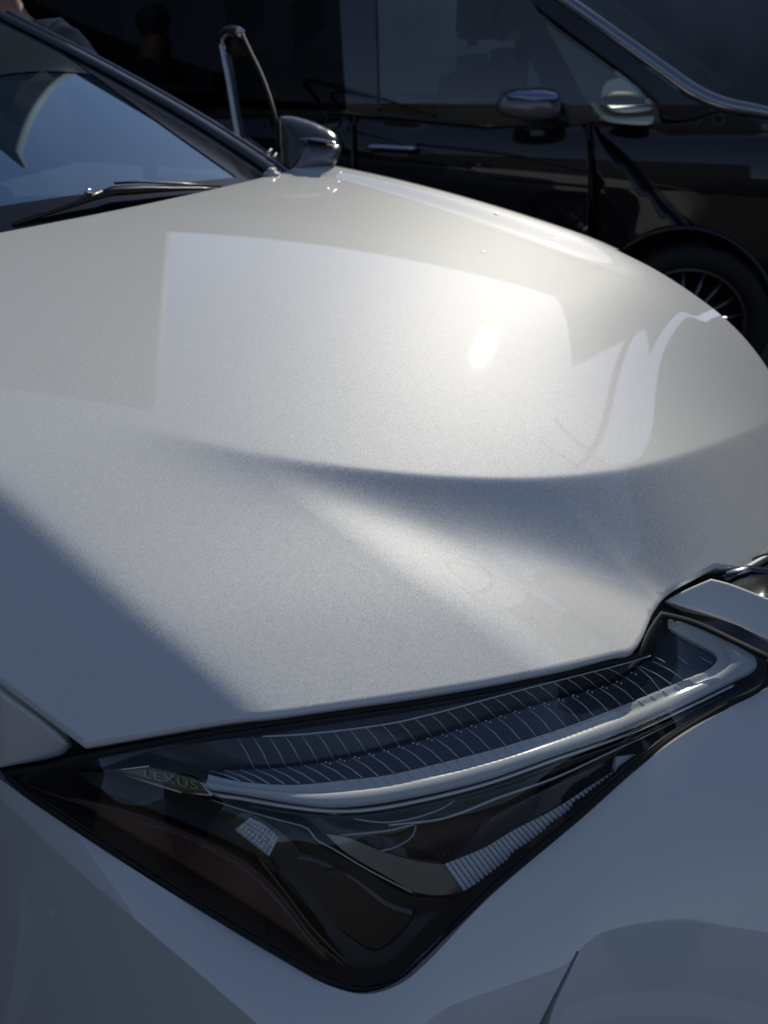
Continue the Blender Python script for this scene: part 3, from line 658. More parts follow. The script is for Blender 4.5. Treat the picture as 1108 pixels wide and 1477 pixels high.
# ------------------------------------------------------------------ windscreen, pillars, wiper, open door, mirror
sb = lambda m: -1.335 - .26 * m * m
def ws_sl(s, l):
    m = l - LC; u = sb(m) - s
    return 1.022 - .05 * m * m + (.405 - .10 * np.abs(m)) * u - .018 * u * u
wsM = lambda s, l: car(s, l, ws_sl(s, l))
def ws_xy(x, y): return ws_sl(x * FW[0] + y * FW[1], x * LF[0] + y * LF[1])
def ws_px(pts):
    p = np.asarray(pts, float); t = hcast(p[:, 0], p[:, 1], ws_xy, .8, 4.0); s, l = sl(at(p[:, 0], p[:, 1], t)); return np.c_[s, l]
pil = ws_px([(396,258),(350,226),(300,196),(240,160),(180,124),(120,88),(60,60),(25,44)])
print('pillar s,l', pil.round(3))
# straight pillar line in plan fitted through the traced points
cf = np.polyfit(pil[:, 0], pil[:, 1], 2)
s_top = -2.42
pl_s = np.linspace(sb(.60) + .03, s_top, 26); pl_l = np.polyval(cf, pl_s)
base = [(sb(m) + .035, LC + m) for m in np.linspace(-.60, pl_l[0] - LC, 24)]
WSO = np.array(base + [(a, b) for a, b in zip(pl_s[1:], pl_l[1:])] + [(a, 2 * LC - b) for a, b in zip(pl_s[::-1][:-1], pl_l[::-1][:-1])])
WSO = resample(WSO, .03)
WS = patch('windscreen', WSO, wsM, WSGLASS, CARROOT, .035, thick=0.0, exact=True)
off = lambda h: (lambda s, l: car(s, l, ws_sl(s, l) + h))
FRIT = simple('printed_glass_border', (.006, .007, .009), .12, spec=.3)
inner = ws_px([(358,269),(330,248),(280,213),(230,178),(180,143),(132,107)])
icf = np.polyfit(inner[:, 0], inner[:, 1], 2)
si = np.linspace(inner[0, 0] + .02, s_top, 20)
bo_ = np.array(list(zip(pl_s, pl_l)) + list(zip(si[::-1], np.polyval(icf, si[::-1]))))
patch('pillar_border', resample(bo_, .03), off(.003), FRIT, WS, .03, thick=.002)
patch('pillar_border', resample(np.c_[bo_[:, 0], 2 * LC - bo_[:, 1]], .03), off(.003), FRIT, WS, .03, thick=.002)
low_ = ws_px([(-40,306),(60,290),(160,277),(260,266),(335,258)])
lcf = np.polyfit(low_[:, 1], low_[:, 0], 2); lm = np.linspace(LC - .58, np.polyval(icf, si[1]) + .01, 24)
patch('lower_border', resample(np.array([(sb(m - LC) + .03, m) for m in lm] + [(np.polyval(lcf, m), m) for m in lm[::-1]]), .03), off(.0025), FRIT, WS, .03, thick=.002)
arc = ws_px([(-60,128),(0,113),(40,105),(66,103),(82,103),(85,105),(90,103),(110,106),(132,109)])
acf = np.polyfit(arc[:, 1], arc[:, 0], 2); am_ = np.linspace(LC - .45, arc[-1, 1], 24)
patch('dark_top_band', resample(np.array([(np.polyval(acf, m), m) for m in am_] + [(s_top, am_[-1] + .05), (s_top, LC - .4)]), .03), off(.0022), simple('dark_top_band', (.018, .026, .030), .12), WS, .03, thick=.0)  # dark patch over the upper part of the glass
# what lies behind the glass: dashboard, binnacle, dark cabin
ms = np.linspace(-.62, .62, 20); us = np.linspace(-.02, 1.0, 10)
D = np.array([[np.append((sb(m) - u) * FW + (LC + m) * LF, 1.0 - .04 * u - .10 * max(0, u - .5)) for u in us] for m in ms]); grid_mesh('dashboard', D, DASHM, CARROOT)
bn = ws_px([(10,262)])[0]; u = np.linspace(0, math.pi, 14); Bn = np.array([[np.append((bn[0] - .30 - .14 * k) * FW + (bn[1] - .02 + .19 * math.cos(a)) * LF, .975 + .085 * math.sin(a) ** .6) for k in np.linspace(0, 1, 4)] for a in u])
grid_mesh('instrument_hood', Bn, simple('grey_green_trim', (.20, .23, .21), .6), CARROOT)
for sx in (.45, -.45):
    boxmesh('front_seat', np.append((-2.35) * FW + (LC + sx * .85) * LF, .95), (.18, .44, .62), SEATM, CARROOT, rot=A, bev=.06)
# pillars
def pillar(sgn, nm):
    l_ = pl_l if sgn > 0 else 2 * LC - pl_l; sg = sgn
    P = car(pl_s, l_ + sg * .020, ws_sl(pl_s, pl_l) + .006)
    return tube(nm, P, .024, GLOSSK, CARROOT, sides=12, flat=.55)
pillar(1, 'windscreen_pillar'); pillar(-1, 'windscreen_pillar')
Pt = car(pl_s[:-1], pl_l[:-1] + .047, ws_sl(pl_s[:-1], pl_l[:-1]) + .014); tube('pillar_sky_line', Pt, .0045, simple('pillar_sky_line', (.25, .25, .30), .3, .8), CARROOT, 8)  # light metal line stands for sky reflection on the black roof edge
# roof and the remaining body
rs = np.linspace(s_top + .03, -3.9, 14); rm = np.linspace(-1, 1, 17)
wroof = lambda s: np.interp(s, [-3.9, -3.2, s_top], [.46, .56, pl_l[-1] - LC + .05]); zroof = lambda s: np.interp(s, [-3.9, -3.4, -2.9, s_top + .05], [1.18, 1.36, 1.41, ws_sl(s_top, LC)])
RF = np.array([[np.append(s * FW + (LC + r * wroof(s)) * LF, zroof(s) - .06 * abs(r) ** 3) for r in rm] for s in rs]); grid_mesh('roof', RF, GLOSSK, CARROOT)
prof = [(-.02, .22), (-.055, .30), (-.06, .55), (-.045, .70), (-.01, .80), (.05, 0)]
st = [-4.15, -4.05, -3.6, -3.0, -2.4, -1.9, -1.5, -1.36, -1.2, -.95, -.8]
top = lambda s: float(np.interp(s, [-4.15, -3.9, -1.5, -1.36, -.8], [.80, .98, .98, .80, .72])); ins_ = lambda s: float(np.interp(s, [-4.15, -4.0, -3.5, -1.2, -.8], [.25, .12, .0, .0, .06]))
rows = []
for s in st:
    half = [(l + ins_(s), z if z else top(s)) for l, z in prof]; half = [(l, min(z, top(s))) for l, z in half]
    rows.append([np.append(s * FW + l * LF, z) for l, z in half] + [np.append(s * FW + (2 * LC - l) * LF, z) for l, z in half[::-1]])
rows = np.array(rows); bs = grid_mesh('body_shell', rows, PAINT, CARROOT)
def wheel_parts(parent, c, ax, rad, wid, nspoke, rimm, tyrem, spokew=.018, rimr=.7):
    """c centre; ax = unit vector pointing out of the car; a tyre with its rim and spokes"""
    ax = np.array([ax[0], ax[1], 0.0]); ax /= np.linalg.norm(ax); up = np.array([0, 0, 1.0]); sd = np.cross(ax, up)
    def rev(prof, n=48): return np.array([[c + ax * h + (sd * math.cos(a) + up * math.sin(a)) * r for r, h in prof] for a in np.linspace(0, 2 * math.pi, n, endpoint=False)])
    h = wid / 2
    ty = grid_mesh('tyre', rev([(rad * rimr, h * .7), (rad * (rimr + .06), h), (rad * .93, h * .98), (rad * .985, h * .8), (rad, h * .5), (rad, -h * .5), (rad * .98, -h)]), tyrem, parent, closed_u=True)
    rm_ = grid_mesh('rim', rev([(rad * rimr, h * .7), (rad * (rimr - .03), h * .72), (rad * (rimr - .05), h * .5), (rad * (rimr - .07), -h * .6), (.02, -h * .6)]), rimm, parent, closed_u=True)
    for k in range(nspoke):
        a = 2 * math.pi * k / nspoke; d = sd * math.cos(a) + up * math.sin(a)
        tube('spoke', [c + ax * h * .72 + d * rad * .10, c + ax * h * .66 + d * rad * .4, c + ax * h * .55 + d * rad * (rimr - .04)], [spokew * 1.3, spokew, spokew * 1.1], rimm, parent, 6)
    tube('hub_cap', [c + ax * h * .4, c + ax * h * .82], [rad * .14, rad * .11], rimm, parent, 16)
for sW in (-.98, -3.55):
    for lW, sg in ((.04, -1), (2 * LC - .04, 1)):
        wp = thing('wheel', '', 'x', (0, 0, 0)); del wp['label']; del wp['category']; wp.parent = CARROOT; wp.location = (0, 0, 0)
        wheel_parts(wp, np.append(sW * FW + lW * LF, .335), sg * LF, .335, .22, 10, SATIN, TYRE)
# wiper
def wsp(px, py, h):
    p = ws_px([(px, py)])[0]; return car(p[0], p[1], ws_sl(p[0], p[1]) + h)
WP = tube('wiper_arm', [wsp(x, y, h) for x, y, h in ((20,327,.004),(70,315,.010),(130,301,.018),(150,297,.022))], [.004, .005, .007, .009], BLACKP, CARROOT, 8)
tube('wiper_blade', [wsp(x, y, h) for x, y, h in ((140,300,.020),(165,293,.022),(205,289,.020),(250,283,.014),(290,279,.010),(322,277,.006))], [.009, .013, .012, .007, .005, .003], BLACKP, WP, 8, flat=.7)
tube('wiper_rib', [wsp(x, y, h) for x, y, h in ((170,291,.034),(205,287,.032),(260,281,.022),(320,276,.010))], .0025, BLACKP, WP, 6)
tube('wiper_nut', [wsp(132,300,.026), wsp(132,299,.034)], [.008, .004], CHROME, WP, 10)
# cowl end cap, bright blob at the foot of the pillar
cp = ws_px([(380, 262)])[0]
boxmesh('cowl_cap', car(np.array(cp[0] + .03), np.array(cp[1]), 1.035), (.035, .05, .03), simple('pale_plastic', (.5, .5, .5), .4), CARROOT, rot=A + .5, bev=.01)
# open front door of the far side
Hh = at(np.array(405.), np.array(250.), np.array(2.02)); Rr = at(np.array(340.), np.array(205.), np.array(2.78)); dh = (Rr - Hh)[:2]; dh /= np.linalg.norm(dh); dn = np.array([dh[1], -dh[0]])
if dn @ (-Hh[:2]) < 0: dn = -dn
def doorT(x, y):
    d = ray(x, y); return (Hh[:2] @ dn) / (d[..., :2] @ dn)
DOOR = mesh('door', np.array([np.append(Hh[:2] + dh * q + dn * o, z) for o in (.03, -.05) for q, z in ((0, .30), (.98, .30), (1.0, .62), (.96, .98), (0, 1.0))]),
            [(0, 1, 2, 3, 4), (9, 8, 7, 6, 5)] + [(i, i + 5, (i + 1) % 5 + 5, (i + 1) % 5) for i in range(5)], PAINT, CARROOT, smooth=False)
DOOR['label'] = 'open far front door swung out behind the windscreen'
fr = spline([(349,232),(344,200),(339,170),(332,125),(324,80),(320,62),(321,51),(327,45),(338,44),(349,48)], 4, False)
tube('window_frame', at(fr[:, 0], fr[:, 1], doorT(fr[:, 0], fr[:, 1])), .013, simple('bright_trim', (.8, .8, .8), .25, 1.0), DOOR, 10)
fr2 = spline([(354,232),(350,200),(343,160),(335,110),(328,72),(330,56),(338,50)], 4, False)
tube('window_seal', at(fr2[:, 0], fr2[:, 1], doorT(fr2[:, 0], fr2[:, 1]) - .01), .008, GLOSSK, DOOR, 8)
fr3 = spline([(349,48),(360,72),(376,105),(389,140),(398,175),(403,215),(404,245)], 5, False)
tube('window_frame', at(fr3[:, 0], fr3[:, 1], doorT(fr3[:, 0], fr3[:, 1])), .0055, RUBBER, DOOR, 8)
patch('window_pane', np.vstack([fr2[::-1], fr3[::-1]])[::2], pixmap(doorT), VGLASS, DOOR, 9, thick=0)
for (x0, y0, x1, y1) in ((372,238,392,216),(384,244,399,222)):
    tube('door_trim', at(np.array([x0, x1]), np.array([y0, y1]), np.array([1.99, 2.0])), .006, SATIN, DOOR, 8)
# mirror
MO = spline([(400,168,1),(416,166),(440,171),(468,183),(486,195),(492,210),(489,228),(479,240),(447,247),(420,256),(407,253),(403,215)], 5)
MIR = solid('side_mirror', MO, None, 1.93, GLOSSK, CARROOT, 5, .05, .07)
MIR['label'] = 'gloss black door mirror with a bright tip'
solid('mirror_ground_reflection', spline([(432,203,1),(455,204),(480,206),(491,212),(489,228),(479,240),(447,247),(418,257),(428,228)], 5), None, 1.905, simple('ground_reflection_grey', (.20, .20, .215), .28, .6, coat=.5), MIR, 5, .035, .02)  # grey solid stands for the ground reflected in the gloss black housing
solid('turn_signal', spline([(430,200),(455,199),(480,204),(490,209),(478,208),(455,204)], 4), None, 1.885, simple('signal_lens', (.3, .3, .36), .15, .6, coat=1), MIR, 3, .02, .01)
# far fender running under the hood's far edge
fs_ = np.linspace(-1.5, -.62, 24); fo = np.linspace(0, 1, 9)
FF = np.array([[np.append(s * FW + (1.572 + .12 * f) * LF, hood_sl(np.array(s), np.array(1.555)) - .006 - .02 * f - .40 * max(0, f - .35) ** 2) for f in fo] for s in fs_]); grid_mesh('front_fender', FF, PAINT, CARROOT)

# ------------------------------------------------------------------ the dark van
VB = R(-17); VG = np.array([math.cos(VB), math.sin(VB)]); VN = np.array([VG[1], -VG[0]])   # along its side / out towards the camera
if VN[1] > 0: VN = -VN
V0 = np.array([1.15, 2.95])
def voff(z): return .30 * np.maximum(0, np.asarray(z) - 1.0) ** 1.25 + .22 * np.maximum(0, .55 - np.asarray(z)) ** 2 + .045 * np.clip((np.asarray(z) - .78) / .22, 0, 1) ** 2
def vanT(x, y, extra=0.0):
    d = ray(x, y); t = ((V0 @ VN) - 0) / (d[..., :2] @ VN)
    for _ in range(14):
        z = CAMH + d[..., 2] * t; t = ((V0 @ VN) - (voff(z) + extra)) / (d[..., :2] @ VN)
    return t
vm = lambda e: pixmap(lambda x, y: vanT(x, y, e))
def vp(q, z, e=0.0): return np.append(V0 + VG * q - VN * (float(voff(z)) + e), z)
VAN = thing('dark_van', 'black minivan parked beyond the white car, pale dash seen through its quarter window', 'van', (float(V0[0] - .5), float(V0[1] + .6), 0))
belt = [(-420,150),(100,160),(545,168),(705,183),(850,172),(945,178),(1000,172),(1040,158),(1108,172)]
# side panels
arch = [(985 + 128 * math.cos(a), 462 - 128 * math.sin(a)) for a in np.linspace(math.pi, 0, 24)]
patch('front_door', densify([(512,168),(705,184),(846,176),(851,262),(846,470),(520,470)], 14), vm(0), VPAINT, VAN, 14, rim=3, rim_d=.006, thick=.03)
patch('sliding_door', densify([(-60,160),(508,167),(516,470),(-60,470)], 16), vm(0), VPAINT, VAN, 18, rim=3, rim_d=.006, thick=.03)
patch('rear_side_panel', densify([(-420,150),(-64,160),(-64,470),(-420,430)], 20), vm(0), VPAINT, VAN, 22, rim=3, rim_d=.006, thick=.03)
patch('front_fender', np.vstack([densify([(850,176),(945,180),(1000,174),(1038,160),(1108,176),(1250,215),(1300,470),(1113,470)], 12), arch[::-1], densify([(857,462),(851,460),(855,262)], 12)]), vm(0), VPAINT, VAN, 12, rim=3, rim_d=.006, thick=.03)
ac = np.array([(985 + 133 * math.cos(a), 462 - 133 * math.sin(a)) for a in np.linspace(math.pi, 0, 40)]); tube('arch_lip', at(ac[:, 0], ac[:, 1], vanT(ac[:, 0], ac[:, 1], -.004)), .012, VPAINT, VAN, 8)
# character crease along the doors
for pts in ([(600,208),(660,214),(720,221),(780,232),(850,246)],):
    c = spline(pts, 12, False); tube('body_crease', at(c[:, 0], c[:, 1], vanT(c[:, 0], c[:, 1], .005)), .008, VPAINT, VAN, 8)
# pillars and window frames (painted black) and the glazing set back behind them
patch('window_line', densify([(-420,150),(100,160),(545,168),(705,183),(850,175),(945,180),(945,172),(858,166),(705,176),(545,161),(100,152),(-420,142)], 14), vm(-.004), GLOSSK, VAN, 10, thick=.02)
patch('door_pillar', densify([(716,-40),(742,-40),(790,40),(858,168),(850,178),(800,180),(783,125),(750,55)], 10), vm(.0), GLOSSK, VAN, 10, thick=.03)
patch('centre_pillar', densify([(486,-60),(540,-60),(545,165),(500,165)], 14), vm(.0), GLOSSK, VAN, 14, thick=.03)
patch('rear_pillar', densify([(-100,-60),(-40,-60),(-40,160),(-100,158)], 14), vm(.0), GLOSSK, VAN, 14, thick=.03)
ap_in = [(955,176),(947,150),(905,112),(862,80),(810,42),(770,10),(735,-30)]; ap_out = [(742,-52),(800,-6),(850,30),(905,68),(960,108),(1003,137),(1045,160),(1000,176)]
patch('screen_pillar', densify(ap_in + ap_out, 8), vm(.0), VPAINT, VAN, 8, rim=6, rim_d=.012, thick=.08)
hl = spline([(742,-58),(800,-10),(850,26),(905,66),(960,106),(1003,136),(1045,152),(1108,164),(1250,205)], 10, False)
tube('pillar_edge', at(hl[:, 0], hl[:, 1], vanT(hl[:, 0], hl[:, 1], .018)), np.interp(hl[:, 0], [742, 900, 1000, 1108], [.018, .026, .030, .020]), simple('pillar_sky_sheen', (.30, .32, .36), .15, .9), VAN, 12)  # bright metal tube imitates the sky reflected along the black pillar edge
gl_f = patch('front_window', densify([(540,-60),(716,-40),(750,55),(783,125),(800,178),(705,178),(545,163)], 14), vm(.02), VGLASS, VAN, 14, thick=0)
patch('quarter_window', densify([(735,-30),(770,10),(810,42),(862,80),(905,112),(947,150),(955,176),(858,170),(790,40),(742,-40)], 10), vm(.02), VGLASS, VAN, 10, thick=0)
patch('sliding_window', densify([(-40,-60),(486,-60),(500,163),(100,157),(-40,154)], 18), vm(.02), PGLASS, VAN, 18, thick=0)
patch('rear_window', densify([(-420,-60),(-100,-60),(-100,155),(-420,147)], 18), vm(.02), PGLASS, VAN, 18, thick=0)
# roof, far side, floor, nose
def vbox(nm, q0, q1, w0, w1, z0, z1, mat, bev=.03, parent=VAN):
    c = np.append(V0 + VG * (q0 + q1) / 2 - VN * (w0 + w1) / 2, (z0 + z1) / 2)
    return boxmesh(nm, c, (abs(q1 - q0), abs(w1 - w0), abs(z1 - z0)), mat, parent, rot=VB, bev=bev)
vbox('roof', -3.3, -.62, .16, 1.46, 1.61, 1.665, VPAINT)
vbox('far_side', -3.3, .0, 1.55, 1.62, .25, .99, VPAINT)
vbox('cabin_floor', -3.3, .2, .06, 1.55, .26, .34, BLACKP)
vbox('far_pillar', -.95, -.87, 1.5, 1.56, .98, 1.63, VPAINT, .02); vbox('far_pillar', -2.2, -2.1, 1.5, 1.56, .98, 1.63, VPAINT, .02); vbox('tailgate', -3.36, -3.28, .1, 1.55, .3, 1.63, VPAINT)
vbox('engine_bay', .02, .62, .10, 1.52, .45, .92, BLACKP)
nz = [[vp(q, z, 0)[:2].tolist() for q in ()] for z in ()]
HQ = np.linspace(0, .78, 12); HWd = np.linspace(.03, 1.6, 12)
HDP = np.array([[np.append(V0 + VG * (q - .0) - VN * (w_ + (0.04)), 1.035 - .10 * q - .22 * max(0, q - .45) ** 2 * 4 - .02 * ((w_ - .8) / .8) ** 2 - .05 * max(0, abs(w_ - .8) - .70)) for w_ in HWd] for q in HQ]); grid_mesh('bonnet', HDP, VPAINT, VAN)
# windscreen between the pillars
e0 = at(np.array([800., 1003.]), np.array([-8., 136.]), vanT(np.array([800., 1003.]), np.array([-8., 136.]), .03)); a0, b0 = e0
SCp = np.array([[a0 * (1 - f) + b0 * f - np.append(VN, 0) * (w_ * (1.36 if f < 2 else 1)) + np.append(VG, 0) * .16 * math.sin(math.pi * w_) for w_ in np.linspace(0, 1, 9)] for f in np.linspace(-.25, 1.02, 9)]); grid_mesh('windscreen', SCp, VGLASS, VAN)
# interior: seats with headrests, steering column side left dark, dash
for q in (-.95, -1.95):
    for w_ in (.42, 1.15):
        vbox('seat', q - .10, q + .10, w_ - .24, w_ + .24, .55, 1.22, SEATM, .07); vbox('headrest', q - .06, q + .05, w_ - .13, w_ + .13, 1.25, 1.46, SEATM, .05)
vbox('tan_reflection', -1.24, -.66, 1.42, 1.48, 1.25, 1.60, simple('tan_reflection_tone', (.55, .44, .32), .8), .01)  # added tan panel imitates the tan reflection in the front window
vbox('dashboard', -.30, .02, .08, 1.5, .70, .97, DASHM, .05)
# sunlit pale dash top and ledge seen through the quarter window, with the dark wheel hub before them
fT = float(vanT(np.array(905.), np.array(145.))) + .16
DT = patch('dash_top', spline([(868,141),(872,122),(884,114),(905,113),(922,116),(940,132),(953,149),(935,155),(900,158),(880,154)], 4), pixmap(lambda x, y: fT + (141 - y) / 27 * .32), PALE, VAN, 4, thick=.01)
patch('dash_ledge', spline([(853,148),(864,152),(882,162),(905,165),(930,163),(942,164),(943,173),(900,174),(872,169),(858,160)], 4), pixmap(lambda x, y: fT - .06 + (160 - y) / 14 * .15), PALE, VAN, 4, thick=.01)
solid('wheel_boss', spline([(869,142),(880,134),(900,132),(922,136),(932,146),(926,156),(905,161),(882,158)], 4), None, fT - .09, simple('dark_wheel_boss', (.02, .022, .02), .6), VAN, 4, .03, .02)
# near door mirror of the van
VM = solid('door_mirror', spline([(716,150),(722,136),(735,129),(760,127),(790,126),(806,133),(809,146),(805,165),(792,171),(760,174),(735,170),(720,164)], 5), None, float(vanT(np.array(765.), np.array(150.))) - .17, simple('mirror_shell', (.20, .19, .21), .25, .3, coat=1), VAN, 5, .06, .05)
solid('mirror_cap', spline([(730,136),(745,129),(775,128),(803,133),(808,144),(790,149),(770,150),(748,146),(733,143)], 4), None, float(vanT(np.array(765.), np.array(140.))) - .21, simple('mirror_cap_blue', (.2, .23, .38), .18, .7, coat=1), VM, 4, .02, .02)
mk = at(np.array([790., 800., 815.]), np.array([165., 172., 176.]), vanT(np.array([790., 800., 815.]), np.array([165., 172., 176.])) - np.array([.15, .08, .0])); tube('mirror_arm', mk, .02, BLACKP, VM, 8)
# door handle
hd = spline([(530,213),(545,212),(565,213),(585,214),(600,214)], 6, False)
HN = tube('door_handle', at(hd[:, 0], hd[:, 1], vanT(hd[:, 0], hd[:, 1]) - .035), [.010] + [.016] * (len(hd) - 2) + [.010], simple('handle_chrome', (.5, .5, .55), .2, 1.0), VAN, 10, flat=.8)
patch('handle_cup', spline([(540,222),(560,214),(585,216),(590,224),(570,232),(548,230)], 4), vm(-.003), GLOSSK, VAN, 4, thick=.01)
patch('marker_lamp', spline([(764,190),(784,188),(786,193),(766,195)], 3), vm(-.006), SATIN, VAN, 4, thick=.01)
# front wheel
WV = thing('wheel', '', 'x', (0, 0, 0)); del WV['label']; del WV['category']; WV.parent = VAN
cw = at(np.array(983.), np.array(466.), vanT(np.array(983.), np.array(466.), .07))
wheel_parts(WV, cw, VN, .325, .2, 18, ALLOY, TYRE, spokew=.009, rimr=.72)
WV2 = thing('wheel', '', 'x', (0, 0, 0)); del WV2['label']; del WV2['category']; WV2.parent = VAN
wheel_parts(WV2, cw - np.append(VG, 0) * 2.6, VN, .325, .2, 18, ALLOY, TYRE, spokew=.009, rimr=.72)
vbox('wheel_housing', -.5, .5, .22, .5, .35, .8, GAPK, .05)
# small bright things on the scuttle
for x, y in ((1042,146),(1056,148),(1066,151)):
    bm_ = bmesh.new(); bmesh.ops.create_icosphere(bm_, subdivisions=2, radius=.014); Vv = np.array([tuple(v.co) for v in bm_.verts]) * np.array([1.6, 1, .8]) + at(np.array(float(x)), np.array(float(y)), vanT(np.array(float(x)), np.array(float(y))) + .25)
    bm_.verts.index_update(); Ff = [[v.index for v in f.verts] for f in bm_.faces]; bm_.free(); mesh('washer_nozzle', Vv, Ff, CHROME, VAN)

# ------------------------------------------------------------------ the walls around
def slab(name, label, p0, p1, z1, th, mat, cat='wall'):
    p0 = np.array(p0, float); p1 = np.array(p1, float); d = p1 - p0; L_ = np.linalg.norm(d); c = (p0 + p1) / 2
    o = boxmesh(name, np.array([0, 0, z1 / 2]), (L_, th, z1), mat, None, rot=math.atan2(d[1], d[0]), bev=.02, origin=(0, 0, 0)); o.location = (c[0], c[1], 0); tag(o, label, cat); return o
slab('charcoal_wall', 'plain charcoal wall rising behind the van windscreen', (-1.9, 7.36), (4.2, 6.5), 3.2, .3, WALLM)
slab('tall_wall', 'tall dark wall mirrored at the left of the bonnet', (-7.5, 8.0), (-1.75, 7.05), 6.6, .3, WALLM)
slab('side_wall', 'tall grey wall mirrored along the far front of the bonnet', (4.9, 6.9), (7.2, 1.2), 5.4, .4, simple('grey_side_wall', (.16, .155, .15), .9, noise=.2, nscale=2))
def gable(name, label, x0, x1, y0, y1, zw, zr, mat):
    xm = (x0 + x1) / 2; V = [(x0,y0,2.9),(x1,y0,2.9),(x1,y1,2.9),(x0,y1,2.9),(x0,y0,zw),(x1,y0,zw),(x1,y1,zw),(x0,y1,zw),(xm,y0,zr),(xm,y1,zr)]
    V = [(x, y, 0 if z == 2.9 else z) for x, y, z in V]
    o = mesh(name, np.array(V, float), [(0,1,5,8,4),(1,2,6,5),(2,3,7,9,6),(3,0,4,7),(4,8,9,7),(8,5,6,9)], mat, None, False, origin=((x0+x1)/2, (y0+y1)/2, 0)); tag(o, label, 'shed'); return o
gable('gabled_shed', 'low gabled shed rising over the charcoal wall', 2.6, 4.6, 7.4, 11, 3.6, 4.5, WALLM)
# a utility pole with its wires, mirrored in the hood
POLE = thing('utility_pole', 'wooden utility pole mirrored in the far side of the bonnet', 'utility pole', (5.35, 8.9, 0))
tube('pole', [(5.35,8.9,0),(5.35,8.9,4),(5.35,8.9,7.8)], [.08,.07,.055], simple('grey_wood', (.14,.13,.12), .85, noise=.3, nscale=8), POLE, 12)
for z in (7.4, 6.6): boxmesh('cross_arm', (5.35,8.8,z), (1.8,.06,.07), SATIN, POLE, rot=-.5, bev=.01)
for i, (dx, z) in enumerate(((-.7,7.5),(.1,7.5),(.7,7.5),(-.5,6.7),(.5,6.7))):
    p0 = np.array((5.35 + dx * .88, 8.8 - dx * .48, z)); p1 = np.array((19. + dx, -6. + dx, z + .3)); k = np.linspace(0, 1, 20)[:, None]
    P = p0 * (1 - k) + p1 * k; P[:, 2] -= (4 * k * (1 - k))[:, 0] * .6; tube('wire', P, .012, RUBBER, POLE, 5)
TANW2 = simple('grey_render', (.06, .058, .056), .9, noise=.12, nscale=1.5)
slab('backdrop_wall', 'unseen long grey wall added behind the photographer for dark reflections', (-1.5, -11), (20, -11), 3.4, .25, TANW2)  # unseen walls added so lamp and bumper mirror a dark horizon
slab('backdrop_wall', 'unseen taller grey wall added behind the photographer to the left for dark reflections', (-16, -11.3), (-1.2, -11.3), 6.0, .25, TANW2)
slab('side_backdrop_wall', 'unseen dark wall added at the left to keep sky out of the headlamp reflection', (-16.2, -11.6), (-13, 8), 9.0, .25, TANW2)  # unseen side walls added, heights set by what lamp and bumper mirror
slab('side_backdrop_wall', 'unseen dark wall added at the right for the bumper reflection', (20.2, -11.2), (17, 6), 3.5, .25, TANW2)
# ------------------------------------------------------------------ the person on the far side
def skinned(name, pts, edges, rad, mat, parent, root=0, sub=2, disp=0.0):
    me = bpy.data.meshes.new(name); me.from_pydata([tuple(np.array(p) - rootloc(parent)) for p in pts], edges, []); me.materials.append(mat)
    o = bpy.data.objects.new(name, me); COL.objects.link(o); o.parent = parent
    sk = o.modifiers.new('skin', 'SKIN'); sk.use_smooth_shade = True
    for v, r in zip(me.skin_vertices[0].data, rad): v.radius = (r, r) if np.isscalar(r) else r
    me.skin_vertices[0].data[root].use_root = True
    o.modifiers.new('sub', 'SUBSURF').levels = sub; o.modifiers['sub'].render_levels = sub
    if disp:
        tx = bpy.data.textures.new('folds', 'CLOUDS'); tx.noise_scale = .07; dm = o.modifiers.new('folds', 'DISPLACE'); dm.texture = tx; dm.strength = disp; dm.mid_level = .5
    return o
nk = at(np.array(16.), np.array(38.), np.array(2.86)); gx = nk[0]; gy = nk[1]
sx = np.array([.97, -.22, 0]); fw = np.array([-.22, -.97, 0]); upz = np.array([0, 0, 1.0])
pp = lambda a, b, z: np.array([gx, gy, 0]) + sx * a + fw * b + upz * z
PER = thing('person', 'person in a dark jacket standing behind the windscreen pillar', 'person', (gx, gy, 0))
zn = float(nk[2])
B = [pp(0,-.02,.92), pp(0,-.03,1.10), pp(0,-.02,zn-.10), pp(0,0,zn), pp(.0,.02,zn+.09), pp(-.01,.05,zn+.20), pp(-.01,.06,zn+.32),
     pp(.20,0,zn-.03), pp(.41,.02,zn-.27), pp(.47,.10,zn-.48), pp(-.20,0,zn-.06), pp(-.27,.02,zn-.34), pp(-.26,.12,zn-.56),
     pp(.10,-.02,.86), pp(.11,.0,.47), pp(.11,-.03,.08), pp(.12,.13,.04), pp(-.10,-.02,.86), pp(-.11,.0,.47), pp(-.11,-.03,.08), pp(-.12,.13,.04), pp(-.01,.155,zn+.21)]
E_ = [(0,1),(1,2),(2,3),(3,4),(4,5),(5,6),(2,7),(7,8),(8,9),(2,10),(10,11),(11,12),(0,13),(13,14),(14,15),(15,16),(0,17),(17,18),(18,19),(19,20),(5,21)]
Rr_ = [.13,.12,.13,.06,.055,(.085,.095),.07,.05,.038,.027,.05,.038,.027,.085,.055,.04,.035,.085,.055,.04,.035,.014]
for wi, sg in ((9, 1), (12, -1)):                                     # five fingers on each hand
    w0 = len(B); pw = B[wi]; dirv = B[wi] - B[wi - 1]; dirv /= np.linalg.norm(dirv); B.append(pw + dirv * .08); E_.append((wi, w0)); Rr_.append((.034, .016))
    for k, (o_, L1) in enumerate(((-.03,.06),(-.011,.075),(.009,.08),(.028,.07))):
        i0 = len(B); B += [pw + dirv * (.09 + L1 * .5) + fw * o_ , pw + dirv * (.09 + L1) + fw * o_ - sx * .012 * sg]; E_ += [(w0, i0), (i0, i0 + 1)]; Rr_ += [.0088, .0075]
    i0 = len(B); B += [pw + dirv * .05 + fw * .045, pw + dirv * .085 + fw * .06]; E_ += [(wi, i0), (i0, i0 + 1)]; Rr_ += [.011, .009]
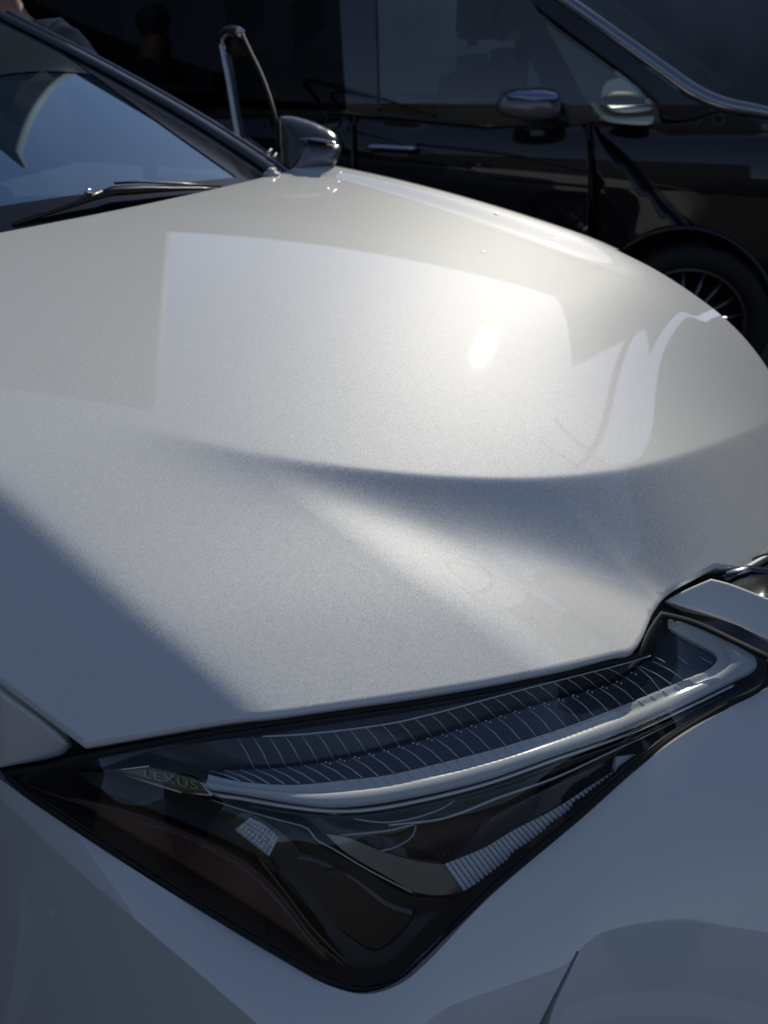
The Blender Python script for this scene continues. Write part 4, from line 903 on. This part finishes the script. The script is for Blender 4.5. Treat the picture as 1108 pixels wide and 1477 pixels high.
skinned('body', B, E_, Rr_, SKIN, PER)
J = [pp(0,-.02,.84), pp(0,-.03,1.05), pp(0,-.02,zn-.12), pp(.0,-.005,zn-.03), pp(.19,0,zn-.035), pp(.30,.01,zn-.14), pp(.40,.02,zn-.27), pp(.46,.09,zn-.45), pp(-.19,0,zn-.06), pp(-.27,.02,zn-.34), pp(-.26,.11,zn-.53)]
skinned('jacket', J, [(0,1),(1,2),(2,3),(2,4),(4,5),(5,6),(6,7),(2,8),(8,9),(9,10)], [.16,.15,.16,.085,.075,.066,.060,.048,.075,.060,.048], CLOTHM, PER, disp=.035, sub=3)
skinned('trousers', [pp(0,-.02,.90), pp(.10,-.02,.84), pp(.11,.0,.47), pp(.11,-.03,.09), pp(-.10,-.02,.84), pp(-.11,.0,.47), pp(-.11,-.03,.09)], [(0,1),(1,2),(2,3),(0,4),(4,5),(5,6)], [.15,.11,.08,.065,.11,.08,.065], CLOTHM, PER, disp=.02)
for q in (.11, -.11): skinned('shoe', [pp(q,-.06,.045), pp(q,.05,.045), pp(q,.17,.035)], [(0,1),(1,2)], [.045,.048,.035], RUBBER, PER)
skinned('hair', [pp(-.01,-.03,zn+.21), pp(-.01,.0,zn+.33), pp(-.01,.07,zn+.37)], [(0,1),(1,2)], [.085,.085,.06], HAIR, PER)
# ------------------------------------------------------------------ water drops on the hood
DROP = film_glass('water', (.96, .97, .98), 1.33)
for i, (x, y, lab) in enumerate(((472,272,'water drop on the far rear corner of the white bonnet'),(697,363,'lone water drop in the middle of the white bonnet'),(716,308,'water drop on the far rim of the white bonnet'),(1046,458,'water drop at the far front edge of the white bonnet'))):
    t = hood_t(np.array([x * 1.]), np.array([y * 1.])); 
    if not np.isfinite(t[0]): t = hood_t(np.array([x * 1.]), np.array([y + 8.]))
    c = at(np.array([x * 1.]), np.array([y * 1.]), t)[0]
    bm_ = bmesh.new(); bmesh.ops.create_icosphere(bm_, subdivisions=3, radius=.005); Vv = np.array([tuple(v.co) for v in bm_.verts]) * np.array([1, 1, .3]); bm_.verts.index_update(); Ff = [[v.index for v in f.verts] for f in bm_.faces]; bm_.free()
    o = mesh('water_drop', Vv + c, Ff, simple('water_glint', (.95, .96, .97), .48, 1.0), None, origin=tuple(c)); tag(o, lab, 'water drop', 'water drops on the bonnet')
